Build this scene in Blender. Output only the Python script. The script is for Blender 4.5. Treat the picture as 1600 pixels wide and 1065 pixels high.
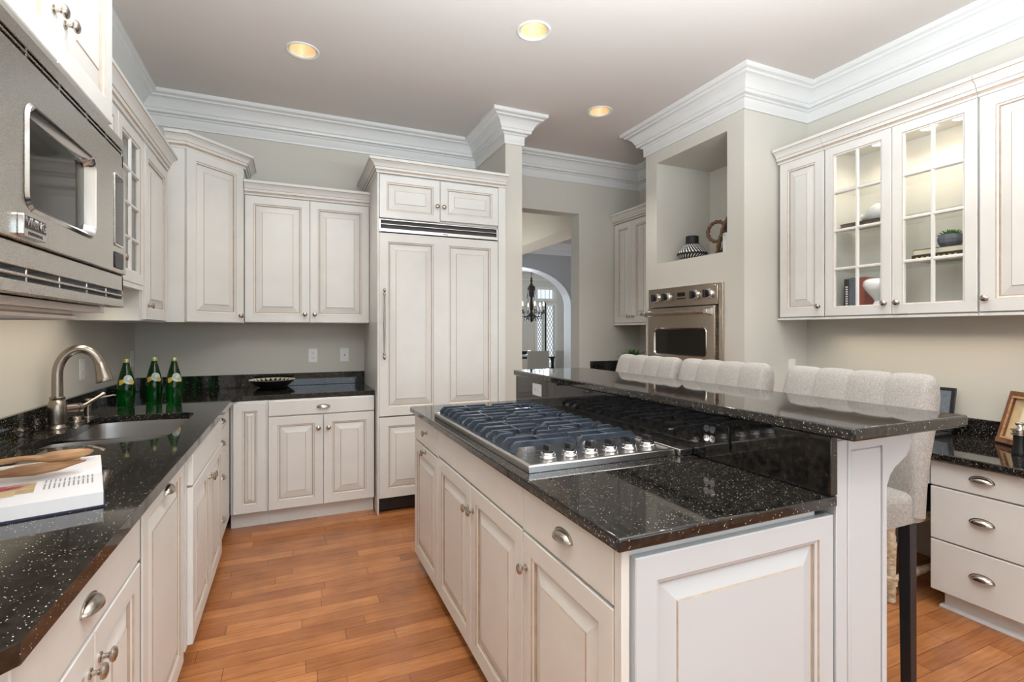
import bpy, bmesh, math, random
from math import sin, cos, pi, radians, sqrt
from mathutils import Vector, Matrix
random.seed(7)
scene = bpy.context.scene
COL = scene.collection
for o in list(bpy.data.objects):
    bpy.data.objects.remove(o)

# ------------------------------------------------------------------ camera
cam_data = bpy.data.cameras.new('camera')
cam = bpy.data.objects.new('camera', cam_data)
COL.objects.link(cam)
cam.location = (0, 0, 1.36)
cam.rotation_euler = (radians(90), 0, radians(-23.69))
cam_data.sensor_fit = 'HORIZONTAL'
cam_data.sensor_width = 36.0
cam_data.lens = 784.0 / 1600.0 * 36.0
cam_data.shift_y = (517.5 - 532.5) / 1600.0
cam_data.clip_start = 0.02
scene.camera = cam

# ------------------------------------------------------------------ world, exposure
world = bpy.data.worlds.new('world')
scene.world = world
world.use_nodes = True
bg = world.node_tree.nodes['Background']
bg.inputs[0].default_value = (0.86, 0.93, 1.0, 1)
bg.inputs[1].default_value = 0.8
vs = scene.view_settings
vs.view_transform = 'Standard'
vs.look = 'None'
vs.exposure = 0.48
vs.gamma = 1.0
vs.use_curve_mapping = False

def area(name, loc, rot, sx, sy, power, color):
    d = bpy.data.lights.new(name, 'AREA')
    d.shape = 'RECTANGLE'
    d.size, d.size_y = sx, sy
    d.energy = power
    d.color = color
    o = bpy.data.objects.new(name, d)
    o.location, o.rotation_euler = loc, [radians(a) for a in rot]
    COL.objects.link(o)
    return o
DAY = (0.72, 0.87, 1.0)
# daylight through the breakfast room's windows behind the camera, and the dining room's
area('window_daylight', (0.35, -3.02, 1.65), (95, 0, 0), 2.0, 1.9, 20, DAY)
area('window_daylight', (2.65, -3.02, 1.65), (95, 0, 0), 1.2, 1.9, 15, DAY)
area('window_daylight', (5.2, 13.6, 1.6), (-90, 0, 0), 4.0, 1.8, 110, DAY)
# added fill lamps without fixtures, bounced off the ceiling near the camera
area('added_bounce_fill', (0.40, 0.62, 1.95), (180, 0, 0), 0.8, 1.0, 70, (0.86, 0.945, 1.0))
area('added_bounce_fill', (1.35, 0.45, 1.95), (180, 0, 0), 1.0, 0.8, 60, (0.86, 0.945, 1.0))
area('added_bounce_fill', (0.9, -0.9, 1.95), (180, 0, 0), 1.2, 1.0, 55, (0.86, 0.945, 1.0))
area('added_hall_fill', (2.25, 7.0, 1.6), (0, -90, 0), 1.8, 2.5, 40, DAY)  # added lamp to light the hall wall; the hall has no window

# ------------------------------------------------------------------ materials
def mat(name, color=(0.8, 0.8, 0.8), rough=0.5, metal=0.0, var=0.0, vscale=6.0, bump=0.0, bscale=200.0, **kw):
    m = bpy.data.materials.new(name)
    m.use_nodes = True
    nt = m.node_tree
    b = nt.nodes['Principled BSDF']
    b.inputs['Base Color'].default_value = (*color, 1)
    b.inputs['Roughness'].default_value = rough
    b.inputs['Metallic'].default_value = metal
    for k, v in kw.items():
        b.inputs[k].default_value = v
    tc = nt.nodes.new('ShaderNodeTexCoord')
    if var:
        n = nt.nodes.new('ShaderNodeTexNoise')
        n.inputs['Scale'].default_value = vscale
        n.inputs['Detail'].default_value = 4
        nt.links.new(tc.outputs['Object'], n.inputs['Vector'])
        r = nt.nodes.new('ShaderNodeValToRGB')
        r.color_ramp.elements[0].position = 0.3
        r.color_ramp.elements[1].position = 0.7
        r.color_ramp.elements[0].color = (*[c * (1 - var) for c in color], 1)
        r.color_ramp.elements[1].color = (*[min(1, c * (1 + var)) for c in color], 1)
        nt.links.new(n.outputs['Fac'], r.inputs['Fac'])
        nt.links.new(r.outputs['Color'], b.inputs['Base Color'])
    if bump:
        n = nt.nodes.new('ShaderNodeTexNoise')
        n.inputs['Scale'].default_value = bscale
        nt.links.new(tc.outputs['Object'], n.inputs['Vector'])
        bp = nt.nodes.new('ShaderNodeBump')
        bp.inputs['Strength'].default_value = bump
        bp.inputs['Distance'].default_value = 0.002
        nt.links.new(n.outputs['Fac'], bp.inputs['Height'])
        nt.links.new(bp.outputs['Normal'], b.inputs['Normal'])
    return m

def emit(name, color, strength):
    m = bpy.data.materials.new(name)
    m.use_nodes = True
    b = m.node_tree.nodes['Principled BSDF']
    b.inputs['Base Color'].default_value = (*color, 1)
    b.inputs['Emission Color'].default_value = (*color, 1)
    b.inputs['Emission Strength'].default_value = strength
    return m

def glass_pane(name, tint=(0.985, 0.99, 0.985)):
    m = bpy.data.materials.new(name)
    m.use_nodes = True
    nt = m.node_tree
    nt.nodes.remove(nt.nodes['Principled BSDF'])
    out = nt.nodes['Material Output']
    t = nt.nodes.new('ShaderNodeBsdfTransparent')
    t.inputs[0].default_value = (*tint, 1)
    g = nt.nodes.new('ShaderNodeBsdfGlossy')
    g.inputs['Roughness'].default_value = 0.02
    lw = nt.nodes.new('ShaderNodeLayerWeight')
    pw = nt.nodes.new('ShaderNodeMath'); pw.operation = 'POWER'; pw.inputs[1].default_value = 5.0
    nt.links.new(lw.outputs['Facing'], pw.inputs[0])
    f = nt.nodes.new('ShaderNodeMath'); f.operation = 'MULTIPLY_ADD'
    f.inputs[1].default_value = 0.6; f.inputs[2].default_value = 0.035
    nt.links.new(pw.outputs[0], f.inputs[0])
    mx = nt.nodes.new('ShaderNodeMixShader')
    nt.links.new(f.outputs[0], mx.inputs[0])
    nt.links.new(t.outputs[0], mx.inputs[1])
    nt.links.new(g.outputs[0], mx.inputs[2])
    nt.links.new(mx.outputs[0], out.inputs['Surface'])
    return m

def granite():
    m = mat('black_galaxy_granite', (0.012, 0.011, 0.010), 0.045)
    nt = m.node_tree
    b = nt.nodes['Principled BSDF']
    tc = nt.nodes.new('ShaderNodeTexCoord')
    v = nt.nodes.new('ShaderNodeTexVoronoi')
    v.inputs['Scale'].default_value = 260
    nt.links.new(tc.outputs['Object'], v.inputs['Vector'])
    # a few of the cells carry a bright mineral fleck of their own size and colour
    sep = nt.nodes.new('ShaderNodeSeparateColor')
    nt.links.new(v.outputs['Color'], sep.inputs[0])
    gt = nt.nodes.new('ShaderNodeMath'); gt.operation = 'GREATER_THAN'
    gt.inputs[1].default_value = 0.83
    nt.links.new(sep.outputs[0], gt.inputs[0])
    rad = nt.nodes.new('ShaderNodeMath'); rad.operation = 'MULTIPLY_ADD'
    rad.inputs[1].default_value = 0.30; rad.inputs[2].default_value = 0.06
    nt.links.new(sep.outputs[1], rad.inputs[0])
    lt = nt.nodes.new('ShaderNodeMath'); lt.operation = 'LESS_THAN'
    nt.links.new(v.outputs['Distance'], lt.inputs[0])
    nt.links.new(rad.outputs[0], lt.inputs[1])
    mul = nt.nodes.new('ShaderNodeMath'); mul.operation = 'MULTIPLY'
    nt.links.new(gt.outputs[0], mul.inputs[0]); nt.links.new(lt.outputs[0], mul.inputs[1])
    cr = nt.nodes.new('ShaderNodeValToRGB')
    cr.color_ramp.elements[0].color = (0.34, 0.27, 0.19, 1)
    cr.color_ramp.elements[1].color = (0.92, 0.88, 0.80, 1)
    nt.links.new(sep.outputs[2], cr.inputs[0])
    n = nt.nodes.new('ShaderNodeTexNoise')
    n.inputs['Scale'].default_value = 60; n.inputs['Detail'].default_value = 6
    nt.links.new(tc.outputs['Object'], n.inputs['Vector'])
    base = nt.nodes.new('ShaderNodeValToRGB')
    base.color_ramp.elements[0].color = (0.004, 0.004, 0.004, 1)
    base.color_ramp.elements[0].position = 0.4
    base.color_ramp.elements[1].color = (0.032, 0.027, 0.022, 1)
    base.color_ramp.elements[1].position = 0.75
    nt.links.new(n.outputs['Fac'], base.inputs[0])
    mix = nt.nodes.new('ShaderNodeMix'); mix.data_type = 'RGBA'
    nt.links.new(mul.outputs[0], mix.inputs[0])
    nt.links.new(base.outputs[0], mix.inputs[6]); nt.links.new(cr.outputs[0], mix.inputs[7])
    nt.links.new(mix.outputs[2], b.inputs['Base Color'])
    b.inputs['IOR'].default_value = 1.6
    return m

def wood_floor():
    m = mat('maple_plank_floor', (0.4, 0.16, 0.06), 0.24)
    nt = m.node_tree
    b = nt.nodes['Principled BSDF']
    tc = nt.nodes.new('ShaderNodeTexCoord')
    br = nt.nodes.new('ShaderNodeTexBrick')
    br.offset = 0.0; br.squash = 1.0
    br.inputs['Scale'].default_value = 1.0
    br.inputs['Brick Width'].default_value = 0.68
    br.inputs['Row Height'].default_value = 0.083
    br.inputs['Mortar Size'].default_value = 0.0014
    br.inputs['Mortar Smooth'].default_value = 0.4
    br.inputs['Bias'].default_value = -0.1
    br.inputs['Color1'].default_value = (0.35, 0.135, 0.048, 1)
    br.inputs['Color2'].default_value = (0.53, 0.225, 0.082, 1)
    br.inputs['Mortar'].default_value = (0.13, 0.048, 0.02, 1)
    sx = nt.nodes.new('ShaderNodeSeparateXYZ')
    nt.links.new(tc.outputs['Object'], sx.inputs[0])
    def math_(op, a, b=None, c=None):
        m_ = nt.nodes.new('ShaderNodeMath'); m_.operation = op
        for i_, v_ in enumerate((a, b, c)):
            if v_ is None:
                continue
            if isinstance(v_, (int, float)):
                m_.inputs[i_].default_value = v_
            else:
                nt.links.new(v_, m_.inputs[i_])
        return m_.outputs[0]
    row = math_('FLOOR', math_('DIVIDE', sx.outputs[1], 0.083))
    wn = nt.nodes.new('ShaderNodeTexWhiteNoise'); wn.noise_dimensions = '1D'
    nt.links.new(row, wn.inputs['W'])
    cx = nt.nodes.new('ShaderNodeCombineXYZ')
    nt.links.new(math_('MULTIPLY_ADD', wn.outputs['Value'], 9.3, sx.outputs[0]), cx.inputs[0])
    nt.links.new(sx.outputs[1], cx.inputs[1])
    nt.links.new(cx.outputs[0], br.inputs['Vector'])
    mp = nt.nodes.new('ShaderNodeMapping')
    mp.inputs['Scale'].default_value = (1.6, 22, 1)
    nt.links.new(tc.outputs['Object'], mp.inputs['Vector'])
    n = nt.nodes.new('ShaderNodeTexNoise')
    n.inputs['Scale'].default_value = 3.0; n.inputs['Detail'].default_value = 8; n.inputs['Roughness'].default_value = 0.65
    nt.links.new(mp.outputs[0], n.inputs['Vector'])
    n2 = nt.nodes.new('ShaderNodeTexNoise')
    n2.inputs['Scale'].default_value = 5.0; n2.inputs['Detail'].default_value = 3
    nt.links.new(tc.outputs['Object'], n2.inputs['Vector'])
    add = nt.nodes.new('ShaderNodeMath'); add.operation = 'MULTIPLY_ADD'
    add.inputs[1].default_value = 0.6
    nt.links.new(n2.outputs['Fac'], add.inputs[0]); nt.links.new(n.outputs['Fac'], add.inputs[2])
    cr = nt.nodes.new('ShaderNodeValToRGB')
    cr.color_ramp.elements[0].position = 0.58; cr.color_ramp.elements[0].color = (0.70, 0.64, 0.60, 1)
    cr.color_ramp.elements[1].position = 1.0; cr.color_ramp.elements[1].color = (1.14, 1.12, 1.1, 1)
    nt.links.new(add.outputs[0], cr.inputs[0])
    mx = nt.nodes.new('ShaderNodeMix'); mx.data_type = 'RGBA'; mx.blend_type = 'MULTIPLY'
    mx.inputs[0].default_value = 1.0
    nt.links.new(br.outputs['Color'], mx.inputs[6]); nt.links.new(cr.outputs[0], mx.inputs[7])
    nt.links.new(mx.outputs[2], b.inputs['Base Color'])
    bp = nt.nodes.new('ShaderNodeBump'); bp.inputs['Strength'].default_value = 0.25; bp.inputs['Distance'].default_value = 0.001
    inv = nt.nodes.new('ShaderNodeMath'); inv.operation = 'SUBTRACT'; inv.inputs[0].default_value = 1.0
    nt.links.new(br.outputs['Fac'], inv.inputs[1])
    nt.links.new(inv.outputs[0], bp.inputs['Height'])
    nt.links.new(bp.outputs['Normal'], b.inputs['Normal'])
    return m

def brushed(name, color, rough, axis=0, amt=0.12):
    m = mat(name, color, rough, 1.0)
    nt = m.node_tree
    b = nt.nodes['Principled BSDF']
    tc = nt.nodes.new('ShaderNodeTexCoord')
    mp = nt.nodes.new('ShaderNodeMapping')
    s = [400, 400, 400]; s[axis] = 4
    mp.inputs['Scale'].default_value = s
    nt.links.new(tc.outputs['Object'], mp.inputs['Vector'])
    n = nt.nodes.new('ShaderNodeTexNoise')
    n.inputs['Scale'].default_value = 1.0
    nt.links.new(mp.outputs[0], n.inputs['Vector'])
    ma = nt.nodes.new('ShaderNodeMath'); ma.operation = 'MULTIPLY_ADD'
    ma.inputs[1].default_value = amt; ma.inputs[2].default_value = rough - amt / 2
    nt.links.new(n.outputs['Fac'], ma.inputs[0])
    nt.links.new(ma.outputs[0], b.inputs['Roughness'])
    return m

def fabric(name, c1, c2):
    m = mat(name, c1, 0.95)
    nt = m.node_tree
    b = nt.nodes['Principled BSDF']
    tc = nt.nodes.new('ShaderNodeTexCoord')
    cols = []
    for s in ((420, 420, 60), (70, 420, 420)):
        mp = nt.nodes.new('ShaderNodeMapping'); mp.inputs['Scale'].default_value = s
        nt.links.new(tc.outputs['Object'], mp.inputs['Vector'])
        n = nt.nodes.new('ShaderNodeTexNoise'); n.inputs['Scale'].default_value = 1; n.inputs['Detail'].default_value = 3
        nt.links.new(mp.outputs[0], n.inputs['Vector'])
        cols.append(n)
    ad = nt.nodes.new('ShaderNodeMath'); ad.operation = 'ADD'
    nt.links.new(cols[0].outputs['Fac'], ad.inputs[0]); nt.links.new(cols[1].outputs['Fac'], ad.inputs[1])
    cr = nt.nodes.new('ShaderNodeValToRGB')
    cr.color_ramp.elements[0].position = 0.0; cr.color_ramp.elements[1].position = 1.0
    cr.color_ramp.elements[0].color = (*c2, 1); cr.color_ramp.elements[1].color = (*c1, 1)
    sb = nt.nodes.new('ShaderNodeMath'); sb.operation = 'MULTIPLY_ADD'; sb.inputs[1].default_value = 2.0; sb.inputs[2].default_value = -1.5
    nt.links.new(ad.outputs[0], sb.inputs[0])
    nt.links.new(sb.outputs[0], cr.inputs[0]); nt.links.new(cr.outputs[0], b.inputs['Base Color'])
    bp = nt.nodes.new('ShaderNodeBump'); bp.inputs['Strength'].default_value = 0.35; bp.inputs['Distance'].default_value = 0.002
    nt.links.new(ad.outputs[0], bp.inputs['Height']); nt.links.new(bp.outputs['Normal'], b.inputs['Normal'])
    return m

def wood(name, c1, c2, rough=0.45, scale=(3, 3, 40)):
    m = mat(name, c1, rough)
    nt = m.node_tree
    b = nt.nodes['Principled BSDF']
    tc = nt.nodes.new('ShaderNodeTexCoord')
    mp = nt.nodes.new('ShaderNodeMapping'); mp.inputs['Scale'].default_value = scale
    nt.links.new(tc.outputs['Object'], mp.inputs['Vector'])
    n = nt.nodes.new('ShaderNodeTexNoise'); n.inputs['Scale'].default_value = 3; n.inputs['Detail'].default_value = 6
    nt.links.new(mp.outputs[0], n.inputs['Vector'])
    cr = nt.nodes.new('ShaderNodeValToRGB')
    cr.color_ramp.elements[0].position = 0.35; cr.color_ramp.elements[1].position = 0.65
    cr.color_ramp.elements[0].color = (*c1, 1); cr.color_ramp.elements[1].color = (*c2, 1)
    nt.links.new(n.outputs['Fac'], cr.inputs[0]); nt.links.new(cr.outputs[0], b.inputs['Base Color'])
    return m

M = {}
M['cab'] = mat('antique_white_paint', (0.735, 0.722, 0.688), 0.36, var=0.035, vscale=5)
M['glaze'] = mat('brown_glaze_in_grooves', (0.47, 0.375, 0.29), 0.42, var=0.12, vscale=30)
M['wall'] = mat('greige_wall_paint', (0.61, 0.582, 0.52), 0.75, var=0.01, vscale=2, bump=0.05)
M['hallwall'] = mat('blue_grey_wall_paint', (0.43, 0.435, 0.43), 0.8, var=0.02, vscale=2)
M['dinewall'] = mat('pale_dining_wall_paint', (0.66, 0.67, 0.62), 0.8, var=0.02, vscale=2)
M['ceil'] = mat('taupe_ceiling_paint', (0.67, 0.62, 0.585), 0.85, var=0.01, vscale=2)
M['beam'] = mat('tan_beam_paint', (0.50, 0.40, 0.29), 0.8, var=0.02, vscale=2)
M['white'] = mat('white_trim_paint', (0.74, 0.735, 0.72), 0.35, var=0.01, vscale=4)
M['daylight_white'] = mat('island_white_with_daylight_cast', (0.585, 0.615, 0.635), 0.36, var=0.01, vscale=4)  # white paint with the cool daylight cast put into its colour
M['plastic'] = mat('white_plastic', (0.82, 0.81, 0.78), 0.3)
M['granite'] = granite()
M['floor'] = wood_floor()
M['steel'] = brushed('brushed_stainless', (0.60, 0.57, 0.53), 0.27, 1)
M['sinksteel'] = brushed('brushed_sink_steel', (0.40, 0.385, 0.37), 0.33, 1)
M['steelx'] = brushed('brushed_stainless_cooktop', (0.62, 0.60, 0.58), 0.25, 0)
M['steelt'] = brushed('brushed_stainless_oven', (0.54, 0.47, 0.40), 0.27, 1)
M['chrome'] = mat('polished_steel', (0.75, 0.74, 0.73), 0.10, 1.0)
M['nickel'] = mat('satin_nickel', (0.50, 0.45, 0.395), 0.24, 1.0, var=0.06, vscale=60)
M['faucet'] = mat('brushed_nickel_faucet', (0.36, 0.31, 0.26), 0.27, 1.0, var=0.05, vscale=60)
M['black'] = mat('black_plastic', (0.014, 0.014, 0.015), 0.35)
M['blackgl'] = mat('black_glass', (0.012, 0.011, 0.010), 0.06)
M['iron'] = mat('cast_iron_with_sky_tint', (0.038, 0.051, 0.071), 0.28, 0.3, var=0.12, vscale=40)  # bluish iron, with the blue sky's reflection put into its colour
M['darkmetal'] = mat('dark_painted_metal', (0.03, 0.03, 0.035), 0.42, 0.4, var=0.08, vscale=20)
M['grille'] = mat('dark_grille_recess', (0.05, 0.05, 0.045), 0.5)
M['glass'] = glass_pane('clear_cabinet_glass')
M['shelf'] = glass_pane('green_tinted_shelf_glass', (0.97, 0.985, 0.975))
M['tglass'] = mat('green_bottle_glass', (0.004, 0.17, 0.016), 0.03, **{'Transmission Weight': 0.9, 'IOR': 1.45})
M['fabric'] = fabric('oatmeal_linen', (0.46, 0.43, 0.395), (0.27, 0.25, 0.23))
M['taupe'] = fabric('taupe_chair_fabric', (0.44, 0.42, 0.35), (0.36, 0.34, 0.28))
M['wood'] = wood('olive_wood', (0.36, 0.18, 0.08), (0.56, 0.34, 0.17), 0.45, (3, 22, 22))
M['darkwood'] = wood('brown_olive_wood', (0.22, 0.10, 0.04), (0.38, 0.20, 0.09), 0.45, (3, 22, 22))
M['paper'] = mat('white_paper', (0.80, 0.79, 0.80), 0.6)
M['ink'] = mat('grey_printed_ink', (0.30, 0.30, 0.33), 0.6)
M['gold'] = mat('gold_foil_label', (0.62, 0.42, 0.06), 0.35, var=0.15, vscale=90)
M['labelw'] = mat('pale_green_label', (0.52, 0.66, 0.60), 0.4, var=0.2, vscale=120)
M['capg'] = mat('green_gold_cap', (0.50, 0.52, 0.22), 0.35, 0.5)
M['leaf'] = mat('succulent_green', (0.10, 0.24, 0.06), 0.45, var=0.3, vscale=40)
M['leafl'] = mat('light_leaf_green', (0.13, 0.27, 0.05), 0.4, var=0.3, vscale=30)
M['wicker'] = wood('brown_seagrass', (0.085, 0.042, 0.022), (0.22, 0.125, 0.07), 0.8, (60, 60, 60))
M['frame'] = wood('walnut_frame', (0.14, 0.055, 0.025), (0.24, 0.10, 0.045), 0.35, (20, 20, 4))
M['leather'] = mat('black_leather', (0.018, 0.018, 0.02), 0.42, bump=0.2, bscale=150)
M['lead'] = mat('grey_lead_came', (0.30, 0.31, 0.32), 0.5)
M['vaseblack'] = mat('matt_black_glaze', (0.007, 0.007, 0.007), 0.6)
M['oldwood'] = wood('weathered_pale_wood', (0.42, 0.27, 0.14), (0.68, 0.58, 0.44), 0.7, (10, 10, 25))
M['crystal'] = mat('smoky_crystal', (0.12, 0.12, 0.13), 0.08, 0.3, **{'Transmission Weight': 0.4})
M['bronze'] = mat('dark_bronze', (0.06, 0.04, 0.025), 0.35, 0.8, var=0.2, vscale=60)
M['silver'] = mat('silver_plate', (0.6, 0.62, 0.64), 0.16, 1.0)
M['red'] = mat('red_book_cloth', (0.40, 0.07, 0.04), 0.6, var=0.1, vscale=80)
M['cream'] = mat('cream_book_cloth', (0.72, 0.66, 0.50), 0.6, var=0.03)
M['porcelain'] = mat('white_porcelain', (0.82, 0.84, 0.84), 0.2)
M['greypot'] = mat('blue_grey_stone_pot', (0.13, 0.155, 0.19), 0.7, var=0.2, vscale=40, bump=0.3, bscale=60)
M['bulb'] = emit('warm_lamp_glow', (1.0, 0.86, 0.62), 4.0)
M['puck'] = emit('warm_puck_glow', (1.0, 0.86, 0.62), 7.0)
M['flame'] = emit('candle_bulb_glow', (1.0, 0.72, 0.38), 8.0)
M['canin'] = mat('gold_reflector', (0.72, 0.56, 0.38), 0.35, 0.3)
M['drain'] = mat('dark_toe_recess', (0.02, 0.018, 0.016), 0.6)
M['rind'] = mat('red_onion_print', (0.45, 0.06, 0.10), 0.55, var=0.5, vscale=60)
M['printtan'] = mat('tan_photo_print', (0.50, 0.36, 0.20), 0.55, var=0.3, vscale=25)
M['navy'] = mat('dark_book_cover', (0.02, 0.02, 0.05), 0.4)
M['mat_board'] = mat('tan_mat_board', (0.62, 0.46, 0.26), 0.7, var=0.1, vscale=20)

# ------------------------------------------------------------------ mesh helpers
class MB:
    def __init__(s):
        s.v, s.f, s.m = [], [], []
    def add(s, vs, fs, mi=0):
        n = len(s.v)
        s.v += [tuple(p) for p in vs]
        for f in fs:
            s.f.append(tuple(i + n for i in f))
            s.m.append(mi)
        return s
    def box(s, x0, x1, y0, y1, z0, z1, mi=0):
        v = [(x0, y0, z0), (x1, y0, z0), (x1, y1, z0), (x0, y1, z0), (x0, y0, z1), (x1, y0, z1), (x1, y1, z1), (x0, y1, z1)]
        return s.add(v, [(0, 3, 2, 1), (4, 5, 6, 7), (0, 1, 5, 4), (1, 2, 6, 5), (2, 3, 7, 6), (3, 0, 4, 7)], mi)
    def loft(s, rings, mi=0, caps=True, close=True):
        n = len(rings[0])
        vs = [p for r in rings for p in r]
        fs = []
        for i in range(len(rings) - 1):
            for j in range(n if close else n - 1):
                k = (j + 1) % n
                fs.append((i * n + j, i * n + k, (i + 1) * n + k, (i + 1) * n + j))
        if caps:
            fs.append(tuple(range(n - 1, -1, -1)))
            fs.append(tuple(range((len(rings) - 1) * n, len(rings) * n)))
        return s.add(vs, fs, mi)
    def lathe(s, prof, c=(0, 0, 0), axis=(0, 0, 1), seg=24, mi=0, caps=True):
        q = Vector((0, 0, 1)).rotation_difference(Vector(axis).normalized())
        c = Vector(c)
        rings = []
        for r, h in prof:
            r = max(r, 1e-4)
            rings.append([c + q @ Vector((r * cos(2 * pi * i / seg), r * sin(2 * pi * i / seg), h)) for i in range(seg)])
        return s.loft(rings, mi, caps)
    def tube(s, pts, r, seg=10, mi=0, caps=True):
        pts = [Vector(p) for p in pts]
        rr = r if isinstance(r, (list, tuple)) else [r] * len(pts)
        rings, up = [], None
        for i, p in enumerate(pts):
            t = (pts[min(i + 1, len(pts) - 1)] - pts[max(i - 1, 0)]).normalized()
            if up is None:
                up = Vector((0, 0, 1)) if abs(t.z) < 0.9 else Vector((1, 0, 0))
            a = t.cross(up).normalized()
            up = a.cross(t).normalized()
            rings.append([p + rr[i] * (a * cos(2 * pi * k / seg) + up * sin(2 * pi * k / seg)) for k in range(seg)])
        return s.loft(rings, mi, caps)
    def prism(s, poly, a, b, axis='z', mi=0):
        def P(u, v, w):
            return {'z': (u, v, w), 'x': (w, u, v), 'y': (u, w, v)}[axis]
        return s.loft([[P(u, v, a) for u, v in poly], [P(u, v, b) for u, v in poly]], mi)
    def plate(s, outer, holes, z0, z1, mi=0, tf=None):
        """a flat slab with holes: outline and holes are 2-D loops, extruded z0..z1; tf maps (u, v, w) to space"""
        tf = tf or (lambda u, v, w: (u, v, w))
        bm = bmesh.new()
        for loop in [outer] + holes:
            vv = [bm.verts.new((p[0], p[1], 0)) for p in loop]
            for i in range(len(vv)):
                bm.edges.new((vv[i], vv[(i + 1) % len(vv)]))
        bmesh.ops.triangle_fill(bm, use_beauty=True, use_dissolve=False, edges=bm.edges[:], normal=(0, 0, 1))
        bm.verts.index_update()
        co = [(v.co.x, v.co.y) for v in bm.verts]
        tr = [tuple(v.index for v in f.verts) for f in bm.faces]
        bm.free()
        s.add([tf(u, v, z1) for u, v in co], tr, mi)
        s.add([tf(u, v, z0) for u, v in co], [t[::-1] for t in tr], mi)
        for loop in [outer] + holes:
            n = len(loop)
            s.add([tf(p[0], p[1], z0) for p in loop] + [tf(p[0], p[1], z1) for p in loop],
                  [(i, (i + 1) % n, n + (i + 1) % n, n + i) for i in range(n)], mi)
        return s
    def sweep(s, prof, path, mis=None, closed=False):
        """profile of (out, z) carried along a plan path; out is to the right of the walk"""
        P = [Vector((p[0], p[1])) for p in path]
        n = len(P)
        rings = []
        for i in range(n):
            d0 = (P[i] - P[i - 1]).normalized() if i > 0 or closed else None
            d1 = (P[(i + 1) % n] - P[i]).normalized() if i < n - 1 or closed else None
            d0 = d0 or d1; d1 = d1 or d0
            n0, n1 = Vector((d0.y, -d0.x)), Vector((d1.y, -d1.x))
            b = (n0 + n1).normalized()
            k = 1.0 / max(0.2, b.dot(n0))
            rings.append([(P[i].x + b.x * k * o, P[i].y + b.y * k * o, z) for o, z in prof])
        m = len(prof)
        for i in range(n - 1):
            for j in range(m - 1):
                s.add([rings[i][j], rings[i + 1][j], rings[i + 1][j + 1], rings[i][j + 1]], [(0, 1, 2, 3)], mis[j] if mis else 0)
        for r, rev in ((rings[0], 1), (rings[-1], 0)):
            s.add(r, [tuple(range(m))[::-1] if rev else tuple(range(m))], 0)
        return s
    def move(s, mx):
        s.v = [tuple(mx @ Vector(p)) for p in s.v]
        return s
    def build(s, name, mats, parent=None, smooth=0, bevel=0, seg=2, loc=None, rot=None):
        me = bpy.data.meshes.new(name)
        me.from_pydata(s.v, [], s.f)
        mats = mats if isinstance(mats, (list, tuple)) else [mats]
        for x in mats:
            me.materials.append(M[x] if isinstance(x, str) else x)
        for p, k in zip(me.polygons, s.m):
            p.material_index = min(k, len(mats) - 1)
        bm = bmesh.new(); bm.from_mesh(me)
        bmesh.ops.remove_doubles(bm, verts=bm.verts[:], dist=1e-5)
        bmesh.ops.recalc_face_normals(bm, faces=bm.faces[:])
        bm.to_mesh(me); bm.free()
        if smooth:
            for p in me.polygons:
                p.use_smooth = True
            me.set_sharp_from_angle(angle=radians(smooth))
        o = bpy.data.objects.new(name, me)
        COL.objects.link(o)
        if parent:
            o.parent = parent
        if loc:
            o.location = loc
        if rot:
            o.rotation_euler = rot
        if bevel:
            b = o.modifiers.new('bevel', 'BEVEL')
            b.width, b.segments, b.limit_method, b.angle_limit = bevel, seg, 'ANGLE', radians(40)
            b.harden_normals = False
            if not smooth:
                for p in me.polygons:
                    p.use_smooth = True
                me.set_sharp_from_angle(angle=radians(35))
        return o

def tag(o, label, cat, group=None):
    o['label'], o['category'] = label, cat
    if group:
        o['group'] = group
    return o

def thing(name, label, cat, loc=(0, 0, 0), rz=0, group=None):
    o = bpy.data.objects.new(name, None)
    o.empty_display_size = 0.1
    COL.objects.link(o)
    o.location, o.rotation_euler = loc, (0, 0, radians(rz))
    return tag(o, label, cat, group)

def struct(o):
    o['kind'] = 'structure'
    return o

def copy_tree(o, parent=None):
    c = o.copy(); COL.objects.link(c)
    if parent:
        c.parent = parent
    for ch in list(o.children):
        copy_tree(ch, c)
    return c

def rrect(x0, x1, y0, y1, r, n=5):
    pts = []
    for cx, cy, a in ((x1 - r, y1 - r, 0), (x0 + r, y1 - r, 90), (x0 + r, y0 + r, 180), (x1 - r, y0 + r, 270)):
        for i in range(n + 1):
            t = radians(a + 90 * i / n)
            pts.append((cx + r * cos(t), cy + r * sin(t)))
    return pts

def circle(cx, cy, r, n=28):
    return [(cx + r * cos(2 * pi * i / n), cy + r * sin(2 * pi * i / n)) for i in range(n)]

def smooth_loop(pts, n=6):
    out = []
    k = len(pts)
    for i in range(k):
        p0, p1, p2, p3 = (Vector(pts[(i + j - 1) % k]) for j in range(4))
        for a in range(n):
            t = a / n
            q = 0.5 * ((2 * p1) + (-p0 + p2) * t + (2 * p0 - 5 * p1 + 4 * p2 - p3) * t * t + (-p0 + 3 * p1 - 3 * p2 + p3) * t ** 3)
            out.append((q.x, q.y))
    return out

def text_mesh(name, body, size, depth, material, parent, mx):
    cu = bpy.data.curves.new(name, 'FONT')
    cu.body, cu.size, cu.extrude, cu.align_x, cu.align_y = body, size, depth, 'CENTER', 'CENTER'
    t = bpy.data.objects.new(name, cu)
    COL.objects.link(t)
    bpy.context.view_layer.update()
    me = bpy.data.meshes.new_from_object(t.evaluated_get(bpy.context.evaluated_depsgraph_get()))
    bpy.data.objects.remove(t); bpy.data.curves.remove(cu)
    me.transform(mx)
    me.materials.clear(); me.materials.append(M[material])
    o = bpy.data.objects.new(name, me)
    COL.objects.link(o)
    o.parent = parent
    return o

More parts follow.
